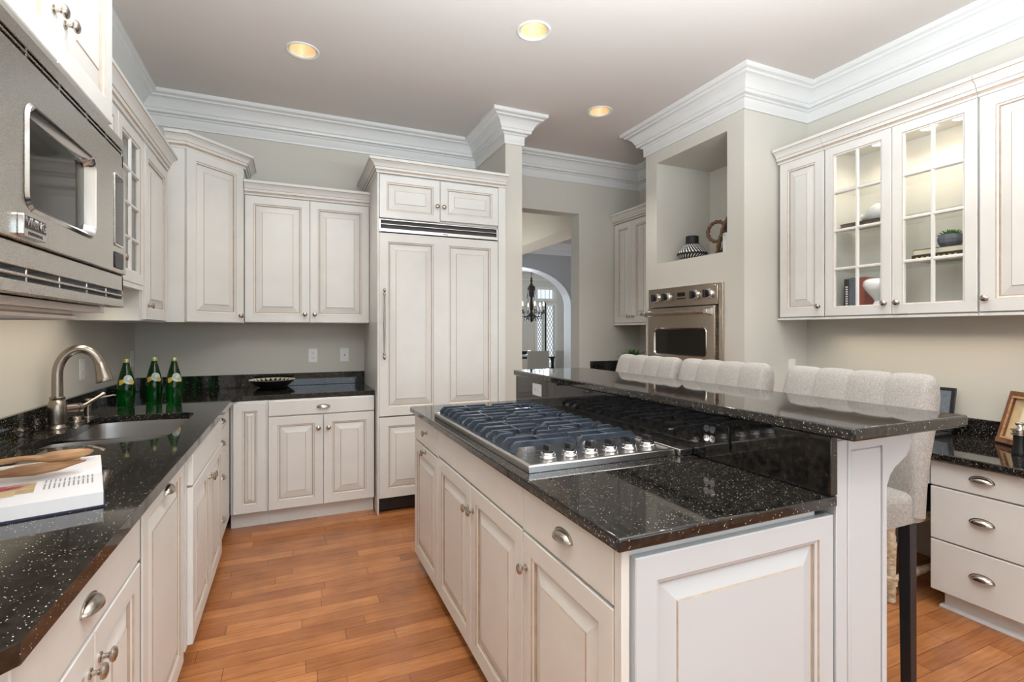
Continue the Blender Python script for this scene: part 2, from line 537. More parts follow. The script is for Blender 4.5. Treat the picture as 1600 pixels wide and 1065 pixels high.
# ------------------------------------------------------------------ the room
XL, XR, YB, ZC = -1.065, 3.53, 4.534, 3.135      # left wall, right wall, back wall, ceiling
YF = -3.1
BX, BY0, BY1 = 2.885, 2.55, 3.61                 # oven block: front plane, near and far side
LIGHTS = [(0.063, 3.438), (1.309, 2.663), (2.276, 3.425), (0.063, 1.2), (1.309, -0.4), (2.45, 1.5), (2.45, -0.9), (0.063, -1.0)]
XZ = lambda u, v, w: (u, w, v)
YZ = lambda u, v, w: (w, u, v)

struct(MB().box(-1.3, 8.2, -3.3, 14.3, -0.08, 0).build('floor', 'floor'))
struct(MB().plate([(-1.3, -3.3), (8.2, -3.3), (8.2, 14.3), (-1.3, 14.3)], [circle(x, y, 0.082) for x, y in LIGHTS], ZC, ZC + 0.2).build('ceiling', 'ceil'))
struct(MB().box(XL - 0.15, XL, YF - 0.15, YB + 0.17, 0, ZC).build('wall_left', 'wall'))
struct(MB().plate([(XL, 0), (1.95, 0), (1.95, 2.59), (2.76, 2.59), (2.76, 0), (XR, 0), (XR, ZC), (XL, ZC)], [], YB, YB + 0.17, tf=XZ).build('wall_back', 'wall'))
struct(MB().box(XR, XR + 0.15, YF - 0.15, YB + 0.17, 0, ZC).build('wall_right', 'wall'))
struct(MB().box(1.615, 1.766, 3.815, YB, 0, ZC).build('wall_wing', 'wall'))
struct(MB().plate([(XL, 0), (XR, 0), (XR, ZC), (XL, ZC)], [[(-0.65, 0.7), (1.35, 0.7), (1.35, 2.6), (-0.65, 2.6)], [(2.05, 0.7), (3.25, 0.7), (3.25, 2.6), (2.05, 2.6)]], YF - 0.15, YF, tf=XZ).build('wall_front', 'wall'))
for i, (a, b) in enumerate(((-0.65, 1.35), (2.05, 3.25))):
    w = MB()
    w.plate([(a - 0.09, 0.61), (b + 0.09, 0.61), (b + 0.09, 2.69), (a - 0.09, 2.69)], [[(a, 0.7), (b, 0.7), (b, 2.6), (a, 2.6)]], YF, YF + 0.02, tf=XZ)
    n = 3 if b - a > 1.5 else 2
    for k in range(1, n):
        x = a + (b - a) * k / n
        w.box(x - 0.03, x + 0.03, YF - 0.1, YF - 0.04, 0.7, 2.6)
    w.box(a, b, YF - 0.1, YF - 0.04, 1.95, 2.0)
    struct(w.build('window_%d' % (i + 1), 'white'))
# oven block with its niche and the oven's opening
NX = 3.49
w = MB()
w.plate([(BY0, 0), (BY1, 0), (BY1, ZC), (BY0, ZC)], [[(2.70, 1.94), (3.465, 1.94), (3.465, 2.81), (2.70, 2.81)], [(2.77, 0.82), (3.545, 0.82), (3.545, 1.70), (2.77, 1.70)]], BX, BX + 0.06, tf=YZ)
w.box(BX + 0.06, XR, BY0, BY0 + 0.06, 0, ZC).box(BX + 0.06, XR, BY1 - 0.06, BY1, 0, ZC)
w.box(BX + 0.06, NX + 0.03, 2.67, 3.495, 1.90, 1.94).box(BX + 0.06, NX + 0.03, 2.67, 3.495, 2.81, 2.85)
w.box(BX + 0.06, NX + 0.03, 2.67, 2.70, 1.94, 2.81).box(BX + 0.06, NX + 0.03, 3.465, 3.495, 1.94, 2.81)
w.box(NX, NX + 0.03, 2.70, 3.465, 1.94, 2.81)
struct(w.build('wall_oven_block', 'wall'))

CROWN = [(0, -0.226), (0.013, -0.226), (0.016, -0.214), (0.014, -0.208), (0.017, -0.155), (0.030, -0.150), (0.034, -0.142),
         (0.058, -0.136), (0.062, -0.124), (0.060, -0.114), (0.066, -0.112), (0.074, -0.094), (0.088, -0.072), (0.106, -0.056), (0.118, -0.048),
         (0.132, -0.044), (0.136, -0.036), (0.146, -0.030), (0.158, -0.028), (0.165, -0.022), (0.165, 0), (0, 0)]
cp = [(o, ZC + z) for o, z in CROWN]
path = [(XL, YF), (XL, YB), (1.615, YB), (1.615, 3.815), (1.766, 3.815), (1.766, YB), (XR, YB), (XR, BY1), (BX, BY1), (BX, BY0), (XR, BY0), (XR, YF)]
struct(MB().sweep(cp, path).build('trim_1', 'white', smooth=28))
bp_ = [(0, 0), (0.018, 0), (0.018, 0.11), (0.012, 0.125), (0.006, 0.135), (0, 0.14)]
bpth = {'left': [(XL, YF), (XL, 0.9)], 'right': [(XR, 1.05), (XR, YF)], 'niche': [(XR, BY1), (BX, BY1), (BX, BY0), (XR, BY0)]}
for k, p in bpth.items():
    struct(MB().sweep(bp_, p).build('baseboard_' + k, 'white', smooth=30))

# hall and dining room beyond the opening
HY, DY = 9.0, 13.8
def arch_loop(cx, a, z0, r, n=24):
    return [(cx + a, 0)] + [(cx + a * cos(pi * i / n), z0 + r * sin(pi * i / n)) for i in range(n + 1)] + [(cx - a, 0)]
al = arch_loop(4.08, 1.20, 1.90, 0.74)
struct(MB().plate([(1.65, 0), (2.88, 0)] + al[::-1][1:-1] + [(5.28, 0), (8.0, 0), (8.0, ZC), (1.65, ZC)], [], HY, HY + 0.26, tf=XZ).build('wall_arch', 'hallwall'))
w = MB()
for i in range(len(al) - 1):
    (u0, v0), (u1, v1) = al[i], al[i + 1]
    s0, s1 = 0.997, 0.997
    q = lambda u, v: (4.08 + (u - 4.08) * 0.988, v if v < 0.01 else v - 0.012)
    (a0, b0), (a1, b1) = q(u0, v0), q(u1, v1)
    w.add([(u0, HY - 0.012, v0), (u1, HY - 0.012, v1), (u1, HY + 0.272, v1), (u0, HY + 0.272, v0), (a0, HY - 0.012, b0), (a1, HY - 0.012, b1), (a1, HY + 0.272, b1), (a0, HY + 0.272, b0)],
          [(4, 5, 6, 7), (0, 1, 5, 4), (3, 7, 6, 2), (0, 3, 2, 1)])
struct(w.build('trim_2', 'white', smooth=30))
struct(MB().box(1.65, 1.80, YB + 0.17, DY, 0, ZC).build('wall_hall_left', 'dinewall'))
struct(MB().box(7.9, 8.05, YB + 0.17, DY, 0, ZC).build('wall_hall_right', 'dinewall'))
WIN = [(6.88, 7.13, 0.25, 2.17), (7.22, 7.52, 0.25, 2.17), (6.90, 7.50, 2.36, 2.66), (4.9, 5.5, 0.25, 2.17), (5.6, 6.2, 0.25, 2.17)]
struct(MB().plate([(1.65, 0), (8.05, 0), (8.05, ZC), (1.65, ZC)], [[(a, c), (b, c), (b, d), (a, d)] for a, b, c, d in WIN], DY, DY + 0.15, tf=XZ).build('wall_dining', 'dinewall'))
struct(MB().box(3.06, 3.42, YB + 0.17, HY, 2.60, ZC).build('trim_3', 'beam'))
cph = [(o, ZC + z) for o, z in CROWN]
struct(MB().sweep(cph, [(1.80, HY), (7.9, HY)]).build('trim_4', 'white', smooth=28))
struct(MB().sweep(cph, [(1.80, HY + 0.26), (1.80, DY), (7.9, DY), (7.9, HY + 0.26)]).build('trim_5', 'white', smooth=28))
for i, (a, b, c, d) in enumerate(WIN):
    w = MB().plate([(a - 0.07, c - 0.07), (b + 0.07, c - 0.07), (b + 0.07, d + 0.07), (a - 0.07, d + 0.07)], [[(a + 0.012, c + 0.012), (b - 0.012, c + 0.012), (b - 0.012, d - 0.012), (a + 0.012, d - 0.012)]], DY - 0.02, DY, tf=XZ)
    root = struct(w.build('window_%d' % (i + 3), 'white'))
    g = MB().box(a, b, DY + 0.05, DY + 0.056, c, d).build('pane', 'glass', root)
    lt = MB()
    if d - c > 0.5:
        n = 3; cw = (b - a) / n; ch = cw * 1.75
        k = int((d - c) / ch) + n + 2
        for i2 in range(-n - 1, k + n):
            for sgn in (1, -1):
                pts = []
                for st in range(61):
                    x = (b - a) * st / 60
                    z = i2 * ch + (x / cw) * ch * sgn + (0 if sgn > 0 else n * ch)
                    if 0 <= z <= d - c:
                        pts.append((a + x, DY + 0.045, c + z))
                if len(pts) > 2:
                    lt.tube([pts[0], pts[-1]], 0.008, 6)
    else:
        for k2 in range(1, 4):
            x = a + (b - a) * k2 / 4
            lt.box(x - 0.005, x + 0.005, DY + 0.04, DY + 0.05, c, d)
    lt.build('lead_lattice', 'lead', root)

# ------------------------------------------------------------------ ceiling lights
WARM = (1.0, 0.95, 0.88)
CANLAB = ['recessed ceiling light with cream ring, nearest the left crown corner', 'recessed ceiling light with cream ring, nearest the top edge above the island',
          'recessed ceiling light with cream ring, near the oven block crown',
          'recessed ceiling light above the aisle beside the microwave, out of the picture', 'recessed ceiling light behind the near end of the island, out of the picture',
          'recessed ceiling light above the bar stools, out of the picture', 'recessed ceiling light over the right of the breakfast area, out of the picture', 'recessed ceiling light over the left of the breakfast area, out of the picture']
for i, (x, y) in enumerate(LIGHTS):
    t = thing('recessed_light', CANLAB[i], 'ceiling light', (x, y, ZC), 0, 'recessed ceiling lights')
    MB().lathe([(0.079, 0.004), (0.081, -0.002), (0.094, -0.007), (0.101, -0.004), (0.102, 0.0005), (0.079, 0.004)], seg=36, caps=False).build('trim_ring', 'white', t, smooth=40)
    MB().lathe([(0.079, 0.0), (0.072, 0.05), (0.052, 0.10), (0.051, 0.1), (0.072, 0.055), (0.081, 0.0)], seg=36, caps=False).build('reflector', 'canin', t, smooth=60)
    MB().lathe([(0.0, 0.074), (0.030, 0.078), (0.045, 0.09), (0.050, 0.104), (0.0, 0.108)], seg=28).build('bulb', 'bulb', t, smooth=60)
    d = bpy.data.lights.new('can_lamp', 'SPOT')
    d.energy, d.color, d.spot_size, d.spot_blend, d.shadow_soft_size = 30, WARM, radians(95), 0.7, 0.05
    o = bpy.data.objects.new('can_lamp', d); COL.objects.link(o)
    o.parent = t; o.location = (0, 0, 0.05)

# ------------------------------------------------------------------ cabinet parts
def cell(mb, x0, x1, z0, z1, y=0.0, st=0.055, raise_=0.045):
    """one raised-panel cell on the plane y (front looks to -y): frame, glazed groove, bevel, centre"""
    st = min(st, (x1 - x0) * 0.26, (z1 - z0) * 0.26)
    raise_ = min(raise_, ((x1 - x0) / 2 - st) * 0.45, ((z1 - z0) / 2 - st) * 0.45)
    seq = [(0, 0, 0), (st, 0, 0), (st + 0.003, 0.004, 1), (st + 0.011, 0.0065, 0), (st + 0.0135, 0.0135, 1), (st + 0.017, 0.0135, 1),
           (st + 0.017 + raise_ - 0.003, 0.0035, 0), (st + 0.017 + raise_, 0.0005, 1)]
    rings = []
    for ins, dy, _ in seq:
        a, b, c, d = x0 + ins, x1 - ins, z0 + ins, z1 - ins
        rings.append([(a, y + dy, c), (b, y + dy, c), (b, y + dy, d), (a, y + dy, d)])
    for i in range(1, len(seq)):
        mb.loft([rings[i - 1], rings[i]], seq[i][2], caps=False)
    mb.add(rings[-1], [(0, 1, 2, 3)], 0)

def panel_slab(x0, x1, z0, z1, cells, t=0.02):
    mb = MB()
    e = 0.0025
    r0 = [(x0, t, z0), (x1, t, z0), (x1, t, z1), (x0, t, z1)]
    r1 = [(x0, e, z0), (x1, e, z0), (x1, e, z1), (x0, e, z1)]
    r2 = [(x0 + e, 0, z0 + e), (x1 - e, 0, z0 + e), (x1 - e, 0, z1 - e), (x0 + e, 0, z1 - e)]
    mb.loft([r0, r1], 0, caps=False)
    mb.loft([r1, r2], 0, caps=False)
    mb.add(r0, [(3, 2, 1, 0)])
    if not cells:
        mb.add(r2, [(0, 1, 2, 3)])
    elif len(cells) == 1:
        cell(mb, x0 + e, x1 - e, z0 + e, z1 - e, st=cells[0])
    else:
        xs = [x0 + e] + [x0 + (x1 - x0) * k / len(cells) for k in range(1, len(cells))] + [x1 - e]
        for k in range(len(cells)):
            cell(mb, xs[k], xs[k + 1], z0 + e, z1 - e, st=cells[k])
    return mb

KNOB = [(0.011, 0.0), (0.011, 0.003), (0.006, 0.005), (0.005, 0.013), (0.008, 0.018), (0.0155, 0.021), (0.0165, 0.025), (0.014, 0.029), (0.007, 0.0315), (0, 0.032)]
def knob(parent, x, z, y=0.0):
    return MB().lathe(KNOB, (0, 0, 0), (0, -1, 0), 16).build('knob', 'nickel', parent, smooth=40, loc=(x, y, z))

def cup_pull(parent, x, z, y=0.0, a=0.044, b=0.026, c=0.026):
    mb = MB()
    N, K = 18, 8
    rings = []
    for s in (1.0, 0.93):
        for i in range(K + 1):
            ph = pi / 2 * i / K
            rings.append([(s * a * cos(pi * j / N), -s * c * sin(pi * j / N) ** 0.8 * cos(ph), s * b * sin(pi * j / N) ** 0.9 * sin(ph)) for j in range(N + 1)])
    mb.loft(rings[:K + 1], 0, False, False)
    mb.loft(rings[K + 1:], 0, False, False)
    for j in range(N):
        p, q = rings[0], rings[K + 1]
        mb.add([p[j], p[j + 1], q[j + 1], q[j]], [(0, 1, 2, 3)])
    # back plate rim following the half oval
    for j in range(N):
        t0, t1 = pi * j / N, pi * (j + 1) / N
        f = lambda t, k, yy: (a * k * cos(t), yy, b * k * sin(t) ** 0.9 - (0.0))
        mb.add([f(t0, 0.96, -0.003), f(t1, 0.96, -0.003), f(t1, 1.1, -0.003), f(t0, 1.1, -0.003), f(t0, 0.96, 0), f(t1, 0.96, 0), f(t1, 1.1, 0), f(t0, 1.1, 0)],
               [(0, 1, 2, 3), (3, 2, 6, 7), (0, 4, 5, 1)])
    return mb.build('cup_pull', 'nickel', parent, smooth=45, loc=(x, y, z - b * 0.45))

def front(root, kind, x0, x1, z0, z1, cells=(0.055,), kn=None, pull=None, name=None, g=0.0018):
    nm = name or ('drawer' if kind == 'drawer' else 'door')
    d = panel_slab(x0 + g, x1 - g, z0 + g, z1 - g, [] if kind in ('drawer', 'flat') else list(cells)).build(nm, ['cab', 'glaze'], root)
    if kn:
        knob(d, *kn)
    if pull:
        cup_pull(d, *pull)
    return d

def glass_door(root, x0, x1, z0, z1, cols=2, rows=4, st=0.058, kn=None, t=0.02, g=0.0018):
    x0, x1, z0, z1 = x0 + g, x1 - g, z0 + g, z1 - g
    mb = MB()
    e = 0.0025
    a, b, c, d = x0 + st, x1 - st, z0 + st, z1 - st
    R = lambda i, y: [(x0 + i, y, z0 + i), (x1 - i, y, z0 + i), (x1 - i, y, z1 - i), (x0 + i, y, z1 - i)]
    mb.loft([R(0, t), R(0, e)], 0, False); mb.loft([R(0, e), R(e, 0)], 0, False); mb.loft([R(e, 0), R(st, 0)], 0, False)
    mb.loft([R(st, 0), R(st + 0.003, 0.004)], 1, False); mb.loft([R(st + 0.003, 0.004), R(st + 0.010, 0.006)], 0, False)
    mb.loft([R(st + 0.010, 0.006), R(st + 0.011, t)], 0, False); mb.loft([R(st + 0.011, t), R(0, t)], 0, False)
    m = 0.011
    for k in range(1, cols):
        x = a + (b - a) * k / cols
        mb.prism([(x - m, 0.014), (x - m * 0.45, 0.003), (x + m * 0.45, 0.003), (x + m, 0.014)], c, d, 'z')
    for k in range(1, rows):
        z = c + (d - c) * k / rows
        for q in range(cols):
            xa, xb = a + (b - a) * q / cols + (m * 0.4 if q else 0), a + (b - a) * (q + 1) / cols - (m * 0.4 if q < cols - 1 else 0)
            mb.prism([(0.014, z - m), (0.003, z - m * 0.45), (0.003, z + m * 0.45), (0.014, z + m)], xa, xb, 'x')
            mb.box(xa, xb, 0.0125, 0.0145, z - m - 0.0015, z - m + 0.0005, 1)
    o = mb.build('door', ['cab', 'glaze'], root)
    MB().box(a + 0.004, b - 0.004, 0.0146, 0.0176, c + 0.004, d - 0.004).build('glass', 'glass', o)
    if kn:
        knob(o, *kn)
    return o

CABCROWN = [(0, 0), (0.006, 0), (0.010, 0.010), (0.010, 0.022), (0.014, 0.024), (0.018, 0.034), (0.018, 0.040), (0.022, 0.042), (0.028, 0.056), (0.040, 0.070), (0.052, 0.076), (0.056, 0.080), (0.056, 0.098), (0.050, 0.100), (0, 0.100)]
CCM = [0, 0, 1, 1, 0, 0, 1, 0, 0, 0, 1, 0, 0, 0]
def cab_crown(root, path, z, h=0.10, k=1.0):
    return MB().sweep([(o * k, z + q * h / 0.10) for o, q in CABCROWN], path, CCM).build('crown_molding', ['cab', 'glaze'], root, smooth=25)

def body_box(root, w, d, z0, z1, toe=None, y0=0.021):
    b = MB().box(0, w, y0, d, z0, z1).build('body', 'cab', root, bevel=0.0015, seg=1)
    if toe is not None:
        MB().box(0, w, y0 + toe, d, 0, z0).build('toe_kick', 'cab', root)
    return b

def open_body(root, w, d, h, t=0.018, y0=0.021, divs=(), shelves=()):
    mb = MB()
    mb.box(0, w, d - 0.008, d, 0, h)
    mb.box(0, t, y0, d - 0.008, 0, h).box(w - t, w, y0, d - 0.008, 0, h)
    mb.box(t, w - t, y0, d - 0.008, 0, t).box(t, w - t, y0, d - 0.008, h - t, h)
    for x in divs:
        mb.box(x - t / 2, x + t / 2, y0, d - 0.008, t, h - t)
    o = mb.build('body', 'cab', root)
    for (xa, xb, z) in shelves:
        MB().box(xa, xb, y0 + 0.02, d - 0.009, z, z + 0.006).build('glass_shelf', 'shelf', root)
    return o

def under_lamp(parent, x, y, z, L_, power):
    d = bpy.data.lights.new('under_cabinet_lamp', 'AREA')
    d.spread = radians(110)
    d.shape = 'RECTANGLE'; d.size, d.size_y, d.energy, d.color = L_, 0.03, power, (1.0, 0.86, 0.66)
    o = bpy.data.objects.new('under_cabinet_lamp', d); COL.objects.link(o)
    o.parent = parent; o.location = (x, y, z)

# ------------------------------------------------------------------ left base run (fronts look to +x, local x runs to the back)
FX = -0.385
def lbase(y0, y1, name, label, cat, dx=0.0, g='base cabinets under the left counter'):
    return thing(name, label, cat, (FX + dx, y0, 0), 90, g), y1 - y0
DEP = FX - XL - 0.003
t, w = lbase(0.985, 1.690, 'base_cabinet', 'cream base cabinet with one wide drawer over two doors, nearest the camera on the left', 'cabinet')
body_box(t, w, DEP, 0.10, 0.878, 0.05)
front(t, 'drawer', 0, w, 0.728, 0.872, pull=(0.315, 0.80))
front(t, 'door', 0, 0.353, 0.105, 0.722, kn=(0.323, 0.648))
front(t, 'door', 0.353, w, 0.105, 0.722, kn=(0.383, 0.648))
t = thing('dishwasher', 'panel front dishwasher beside the dark gap, with one cup pull at its top', 'dishwasher', (FX, 1.712, 0), 90)
w = 0.588
MB().box(-0.019, w - 0.003, 0.022, DEP, 0.10, 0.872).box(-0.019, -0.0015, 0.004, 0.022, 0.10, 0.872).build('tub_and_gap_shade', 'black', t)  # narrow black strip at the door edge imitates the shade of the gap
front(t, 'door', 0, w, 0.075, 0.872, kn=None, pull=(0.30, 0.832), name='door')
MB().box(0.01, w - 0.01, 0.07, 0.09, 0.0, 0.10).build('toe_kick', 'cab', t)
t, w = lbase(2.325, 3.295, 'sink_cabinet', 'cream sink base cabinet with a false drawer front above two doors', 'cabinet', 0.022)
D2 = DEP + 0.022
mbx = MB().box(0, w, 0.021, 0.05, 0.10, 0.878).box(0, 0.018, 0.05, D2, 0.10, 0.878).box(w - 0.018, w, 0.05, D2, 0.10, 0.878).box(0.018, w - 0.018, 0.05, D2, 0.10, 0.118).box(0.018, w - 0.018, D2 - 0.01, D2, 0.118, 0.878)
mbx.build('body', 'cab', t)
MB().box(0, w, 0.07, 0.09, 0, 0.10).build('toe_kick', 'cab', t)
front(t, 'drawer', 0.03, w - 0.03, 0.742, 0.872, name='false_front')
front(t, 'door', 0.03, w / 2, 0.105, 0.736, kn=(w / 2 - 0.03, 0.662))
front(t, 'door', w / 2, w - 0.03, 0.105, 0.736, kn=(w / 2 + 0.03, 0.662))
t, w = lbase(3.30, 3.878, 'drawer_cabinet', 'cream cabinet with four stacked drawers, in the far left corner', 'cabinet')
body_box(t, w, DEP, 0.10, 0.878, 0.05)
for z0, z1 in ((0.772, 0.872), (0.612, 0.768), (0.368, 0.608), (0.105, 0.364)):
    front(t, 'drawer', 0.0, w * 0.62, z0, z1, pull=(0.14, (z0 + z1) / 2 + 0.005))
MB().box(w * 0.62, w, 0.002, 0.021, 0.105, 0.872).build('filler_strip', 'cab', t)

# back base run (fronts look to -y)
BYF = 3.88
t = thing('base_cabinet', 'narrow cream base cabinet with one slim full height door, in the corner', 'cabinet', (FX + 0.001, BYF, 0), 0, 'base cabinets on the back wall')
w = 0.232
body_box(t, w, YB - BYF - 0.003, 0.105, 0.878, 0.045)
front(t, 'door', 0.016, w - 0.012, 0.11, 0.868)
t = thing('base_cabinet', 'cream base cabinet with one drawer over two doors, left of the refrigerator', 'cabinet', (FX + 0.234, BYF, 0), 0, 'base cabinets on the back wall')
w = 0.57 - (FX + 0.234)
body_box(t, w, YB - BYF - 0.003, 0.105, 0.878, 0.045)
front(t, 'drawer', 0, w, 0.766, 0.872, pull=(w / 2, 0.822))
front(t, 'door', 0, w / 2, 0.11, 0.761, kn=(w / 2 - 0.035, 0.665))
front(t, 'door', w / 2, w, 0.11, 0.761, kn=(w / 2 + 0.035, 0.665))

# granite worktop on the left and the back, with the sink's cut-out
HOLE = smooth_loop([(-0.967, 2.50), (-0.955, 2.62), (-0.918, 2.80), (-0.905, 2.93), (-0.912, 3.08), (-0.925, 3.18), (-0.905, 3.245), (-0.80, 3.268), (-0.62, 3.262), (-0.515, 3.24), (-0.485, 3.16), (-0.480, 2.85), (-0.485, 2.60), (-0.545, 2.49), (-0.80, 2.470), (-0.93, 2.472)], 4)
t = thing('countertop', 'black speckled granite worktop holding the sink, running along left and back walls', 'countertop', (-0.7, 2.6, 0.88))
OUT = [(XL + 0.002, 0.70), (-0.58, 0.70), (-0.357, 0.945), (-0.357, 3.905 - 0.03), (-0.327, 3.905), (0.577, 3.905), (0.577, YB - 0.002), (XL + 0.002, YB - 0.002)]
L = lambda p: (p[0] + 0.7, p[1] - 2.6)
MB().plate([L(p) for p in OUT], [[L(p) for p in HOLE]], 0, 0.034).build('slab', 'granite', t, bevel=0.006, seg=3)
MB().box(XL + 0.002 + 0.7, XL + 0.022 + 0.7, 0.70 - 2.6, YB - 0.024 - 2.6, 0.0345, 0.136).build('backsplash', 'granite', t, bevel=0.002)
MB().box(XL + 0.002 + 0.7, 0.577 + 0.7, YB - 0.022 - 2.6, YB - 0.002 - 2.6, 0.0345, 0.136).build('backsplash', 'granite', t, bevel=0.002)

# undermount double sink
t = thing('sink', 'stainless double bowl undermount sink set in the black worktop', 'sink', (-0.7, 2.85, 0.68))
def inset_loop(lp, k, c):
    return [(c[0] + (p[0] - c[0]) * k, c[1] + (p[1] - c[1]) * k) for p in lp]
def bowl(lp, name):
    c = (sum(p[0] for p in lp) / len(lp), sum(p[1] for p in lp) / len(lp))
    rings = []
    for k, z in ((1.035, 0.879), (1.0, 0.879), (0.985, 0.86), (0.96, 0.745), (0.92, 0.715), (0.80, 0.702), (0.12, 0.697)):
        rings.append([(x + 0.7, y - 2.85, z - 0.68) for x, y in inset_loop(lp, k, c)])
    outer = [[(x, y, z - 0.004) for x, y, z in r] for r in rings]
    mb = MB().loft(rings, 0, False)
    mb.loft(outer, 0, False)
    mb.add(rings[-1], [tuple(range(len(rings[-1])))])
    b = mb.build(name, 'sinksteel', t, smooth=60)
    MB().lathe([(0.044, 0.001), (0.044, 0.004), (0.036, 0.005), (0.03, 0.002), (0, 0.002)], (c[0] + 0.7, c[1] - 2.85, 0.697 - 0.68), seg=20).build('drain', 'chrome', b, smooth=40)
big = smooth_loop([(-0.922, 2.83), (-0.908, 2.95), (-0.915, 3.09), (-0.928, 3.18), (-0.905, 3.25), (-0.80, 3.272), (-0.62, 3.266), (-0.512, 3.245), (-0.481, 3.16), (-0.476, 2.90), (-0.50, 2.81), (-0.70, 2.79)], 4)
small = smooth_loop([(-0.972, 2.50), (-0.957, 2.62), (-0.93, 2.74), (-0.72, 2.77), (-0.52, 2.77), (-0.478, 2.70), (-0.482, 2.59), (-0.545, 2.486), (-0.80, 2.466), (-0.935, 2.468)], 4)
bowl(big, 'large_bowl'); bowl(small, 'small_bowl')

# ------------------------------------------------------------------ refrigerator and its surround
FRY = 3.80
t = thing('refrigerator', 'tall cream panelled refrigerator with a long slim pull and dark vent on top', 'refrigerator', (0.592, FRY, 0))
w = 0.95
MB().box(0.004, w - 0.004, 0.045, 0.70, 0.03, 2.19).build('case', 'black', t)
d = panel_slab(0.0, w, 0.727, 2.095, [0.062, 0.062], 0.04).build('door', ['cab', 'glaze'], t)
h = MB()
hz0, hz1, hx, hy = 1.148, 1.681, 0.034, -0.04
h.lathe([(0, 0), (0.006, 0.004), (0.010, 0.014), (0.009, 0.026), (0.005, 0.034), (0.009, 0.040), (0.009, 0.048), (0.006, 0.06), (0.0075, 0.16), (0.009, 0.2665), (0.0075, 0.373), (0.006, 0.473), (0.009, 0.485), (0.009, 0.493), (0.005, 0.499), (0.009, 0.507), (0.010, 0.519), (0.006, 0.529), (0, 0.533)], (hx, hy, hz0), seg=14)
for z in (hz0 + 0.044, hz1 - 0.044):
    h.tube([(hx, 0, z), (hx, hy, z)], 0.006, 10)
h.build('handle', 'nickel', d, smooth=45)
d = panel_slab(0.0, w, 0.118, 0.718, [0.062], 0.04).build('freezer_drawer', ['cab', 'glaze'], t)
MB().box(0.002, w - 0.002, 0.05, 0.06, 0.015, 0.110).build('toe_grille', 'black', t)
gr = MB()
gr.box(0, w, 0.03, 0.045, 2.10, 2.198, 1)
gr.box(0, 0.012, 0.002, 0.03, 2.10, 2.198).box(w - 0.012, w, 0.002, 0.03, 2.10, 2.198)
gr.box(0.012, w - 0.012, 0.004, 0.03, 2.190, 2.198)
for z in (2.158,):
    gr.box(0.012, w - 0.012, 0.004, 0.028, z, z + 0.005)
gr.box(0.0, w, -0.004, 0.03, 2.103, 2.127)
go = gr.build('vent_grille', ['steelx', 'grille'], t, bevel=0.001, seg=1)
text_mesh('badge_lettering', 'Viking', 0.016, 0.0006, 'black', go, Matrix.Translation((w / 2 + 0.03, -0.005, 2.115)) @ Matrix.Rotation(radians(90), 4, 'X'))

t = thing('refrigerator_surround', 'cream surround with two small doors and crown above the refrigerator', 'cabinet', (0.579, FRY - 0.004, 0))
w = 1.030
s = MB().box(-0.0, 0.012, 0.0, YB - FRY - 0.001, 0, 2.545)
s.box(0.966, w, 0.002, YB - FRY - 0.001, 0, 2.545)
s.box(0.012, 0.966, 0.025, YB - FRY - 0.001, 2.205, 2.545)
s.build('body', 'cab', t, bevel=0.0015, seg=1)
front(t, 'door', 0.014, 0.478, 2.203, 2.528, cells=(0.05,), kn=(0.452, 2.325))
front(t, 'door', 0.478, 0.965, 2.218, 2.528, cells=(0.05,), kn=(0.505, 2.325))
cab_crown(t, [(0, YB - FRY - 0.01), (0, 0), (w, 0)], 2.535, 0.10, 1.15)

# ------------------------------------------------------------------ uppers on the back wall, corner and left wall
UY = 4.20
t = thing('wall_cabinet', 'cream double door wall cabinet between the corner cabinet and refrigerator', 'cabinet', (-0.322, UY, 1.424), 0, 'wall cabinets with cream raised panel doors')
w = 0.899
MB().box(0, w, 0.021, YB - UY - 0.002, 0, 0.955).build('body', 'cab', t, bevel=0.0015, seg=1)
front(t, 'door', 0, w / 2, 0.003, 0.950, kn=(w / 2 - 0.035, 0.068))
front(t, 'door', w / 2, w, 0.003, 0.950, kn=(w / 2 + 0.035, 0.068))
cab_crown(t, [(0, 0.0), (w, 0.0)], 0.952)

A, B = (-0.645, 3.87), (-0.325, 4.20)
t = thing('corner_cabinet', 'tall cream diagonal corner wall cabinet with one door, crown higher than its neighbours', 'cabinet', (A[0], A[1], 1.42))
poly = [(0.0, 0.0), (0.32, 0.33), (0.32, YB - 3.872), (XL + 0.003 - A[0], YB - 3.872), (XL + 0.003 - A[0], 0.0)]
MB().prism(poly, 0, 1.15, 'z').build('body', 'cab', t, bevel=0.0015, seg=1)
ld = sqrt(0.32 ** 2 + 0.33 ** 2)
dr = panel_slab(0.004, ld - 0.022, 0.004, 1.135, [0.058]).build('door', ['cab', 'glaze'], t, loc=(0.021 * 0.707, -0.021 * 0.707, 0), rot=(0, 0, math.atan2(0.33, 0.32)))
knob(dr, ld - 0.055, 0.055)
cab_crown(t, [(-0.10, 0.0), (0.006, 0.0), (0.325, 0.325), (0.325, 0.662)], 1.138, 0.10, 1.05)

